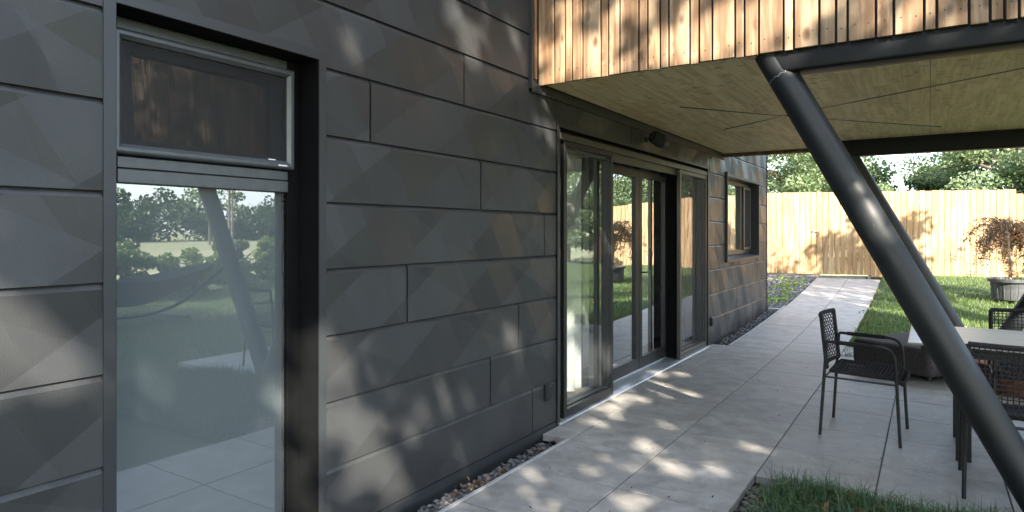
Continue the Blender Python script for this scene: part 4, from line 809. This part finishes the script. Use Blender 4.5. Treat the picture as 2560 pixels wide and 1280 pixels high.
# ------------------------------------------------------------------ big shade tree behind the camera: leaves cleared along sun rays so dapples land on chosen spots
def gaps():
    G_ = []
    def tgt(px, py, ax, v, r): P = onp(px, py, ax, v); q = 1.75 if ax == 2 else 1.0; G_.append((P, r, q)); [G_.append((P + rng.normal(size=3) * np.array([.5, .5, .5]) * (r + .07) * np.array([ax != 0, ax != 1, ax != 2]) * 1.6, r * rng.uniform(.0, .5), q)) for _ in range(3)]
    patio = [(1645, 933, 8), (1705, 937, 6), (1621, 957, 7), (1663, 960, 9), (1649, 974, 8), (1552, 998, 9), (1570, 990, 8), (1525, 1012, 8), (1580, 995, 6), (1613, 998, 5), (1497, 1022, 6), (1510, 1018, 5), (1711, 988, 10), (1697, 993, 6), (1687, 991, 6), (1693, 1017, 4), (1773, 995, 4), (1540, 1041, 5), (1477, 1055, 5), (1501, 1063, 4), (1659, 1057, 4), (1662, 1072, 3), (1790, 1053, 5), (1814, 1046, 4), (1903, 1043, 3), (1614, 1115, 5), (1624, 1124, 6), (1640, 1135, 6), (1656, 1150, 7), (1670, 1160, 5), (1687, 1153, 6), (1707, 1163, 6), (1731, 1170, 5), (1697, 1188, 4), (1735, 1112, 5), (1762, 1115, 6), (1775, 1134, 6), (1800, 1122, 4), (1815, 1130, 3), (1773, 1163, 7), (1788, 1170, 7), (1800, 1165, 5), (1779, 1187, 4), (1896, 1118, 4), (1910, 1124, 3), (1614, 1173, 4), (1632, 1177, 3), (1487, 1142, 3), (1497, 1180, 4), (1511, 1184, 4), (1535, 1253, 5), (1553, 1266, 4), (1614, 1253, 3), (1341, 1191, 5), (1232, 1240, 3), (1279, 1235, 3), (1187, 1204, 8), (1215, 1185, 8), (1205, 1195, 8), (2022, 996, 3), (1989, 1092, 4), (1978, 1085, 3), (2376, 1191, 5), (2350, 1180, 4), (1340, 1275, 6), (1300, 1262, 4), (1430, 1215, 3), (2100, 1165, 3)]
    for a in patio: tgt(a[0], a[1], 2, 0, a[2] * .0092)
    wall = [(835, 910, 9), (845, 930, 6), (880, 1060, 12), (860, 1080, 8), (915, 1095, 9), (1100, 985, 10), (1095, 1015, 9), (1120, 965, 7), (1108, 1040, 5), (1160, 1000, 5), (1275, 840, 6), (1285, 858, 5), (1300, 880, 6), (1305, 930, 6), (1310, 950, 4), (955, 1160, 8), (990, 1205, 8), (970, 1185, 7), (900, 1180, 6), (1160, 1130, 8), (1175, 1140, 6), (1140, 1110, 5), (20, 820, 10), (60, 860, 12), (110, 890, 12),  (1150, 40, 7), (1155, 75, 7), (1165, 105, 7), (1175, 130, 5), (1185, 150, 4), (1378, 345, 5), (1382, 365, 4), (880, 150, 3), (1290, 90, 4)]
    for a in wall: tgt(a[0], a[1], 0, 0, a[2] * .0120)
    jamb = [(775, 860), (770, 930), (780, 1010), (775, 1090), (765, 1180), (770, 1250)]
    for a in jamb: tgt(a[0], a[1], 1, 1.936, .075)
    dr = [(1440, 880, 8), (1450, 930, 9), (1470, 960, 8), (1430, 800, 7), (1480, 900, 6), (1500, 930, 6), (1430, 960, 7)]
    for a in dr: tgt(a[0], a[1], 0, -.15, a[2] * .014)
    box_ = [(1397, 157, 9), (1390, 130, 5), (1395, 180, 6), (1410, 100, 4), (1469, 131, 8), (1462, 110, 6), (1475, 150, 8), (1500, 170, 6), (1532, 124, 7), (1525, 161, 7), (1540, 100, 6), (1515, 140, 6), (1559, 22, 6), (1570, 10, 5), (1697, 131, 7), (1710, 118, 7), (1725, 105, 6), (1740, 90, 5), (1757, 71, 6), (1680, 145, 5), (1817, 75, 7), (1805, 92, 8), (1825, 58, 6), (1790, 115, 6), (1772, 130, 6), (1862, 52, 6), (1850, 65, 5), (1937, 30, 6), (1930, 15, 6), (1435, 22, 6), (1448, 60, 4), (1942, 22, 6), (2010, 15, 6), (1984, 109, 6), (1995, 100, 5), (1879, 112, 6), (2212, 22, 3), (2318, 19, 4), (2300, 10, 4), (1655, 160, 4), (1610, 60, 3), (2010, 60, 4), (2080, 20, 3)]
    for a in box_: tgt(a[0], a[1], 1, 3.84, a[2] * .0085)
    for _ in range(16): P = np.array([rng.uniform(4.5, 8.5), rng.uniform(2, 6), 0]); G_.append((P, rng.uniform(.04, .14), 1.5))
    return G_
GP = gaps(); e1 = np.cross(SUN, [0, 0, 1]); e1 /= np.linalg.norm(e1); e2 = np.cross(SUN, e1)
GA = np.array([[p @ e1, p @ e2, r, q] for p, r, q in GP])
jit = rng.uniform(.75, 1.15, len(GA))
def holes(C):
    a, b = C @ e1, C @ e2; keep = np.ones(len(C), bool)
    wob = .020 * np.sin(a * 61 + b * 43) + .018 * np.sin(b * 57 - a * 19 + 1)
    for (p, q, r, k), j in zip(GA, jit): keep &= ((a - p) ** 2 + ((b - q) * (1 + (k - 1) * .8)) ** 2) > (r * (.95 if k > 1 else .78) * j + (.050 if k > 1 else .040) + wob) ** 2
    # the lawn, path and fence beyond stay in the sun
    return keep
SHC = np.array([1.3, 2.4, 1.0]) + SUN * 10.6
tree('shade_tree', 'unseen second big tree added right of the garden to shade lawn and wall', 13.4, -2.6, -.05, 9.8, 4.5, 3.7, 60000, .09, 'leaf_tree', None, 120, .2, seed=91)  # added out of view to keep sun and sky off lawn and wall
tree('shade_tree', 'big leafy tree on the lawn behind the camera throwing dappled shade', float(SHC[0]), float(SHC[1]), -.05, float(SHC[2]) + 3.4, 5.2, 3.7, 120000, .070, 'leaf_tree', None, 170, .36, holes=holes, seed=90, limbs=12)
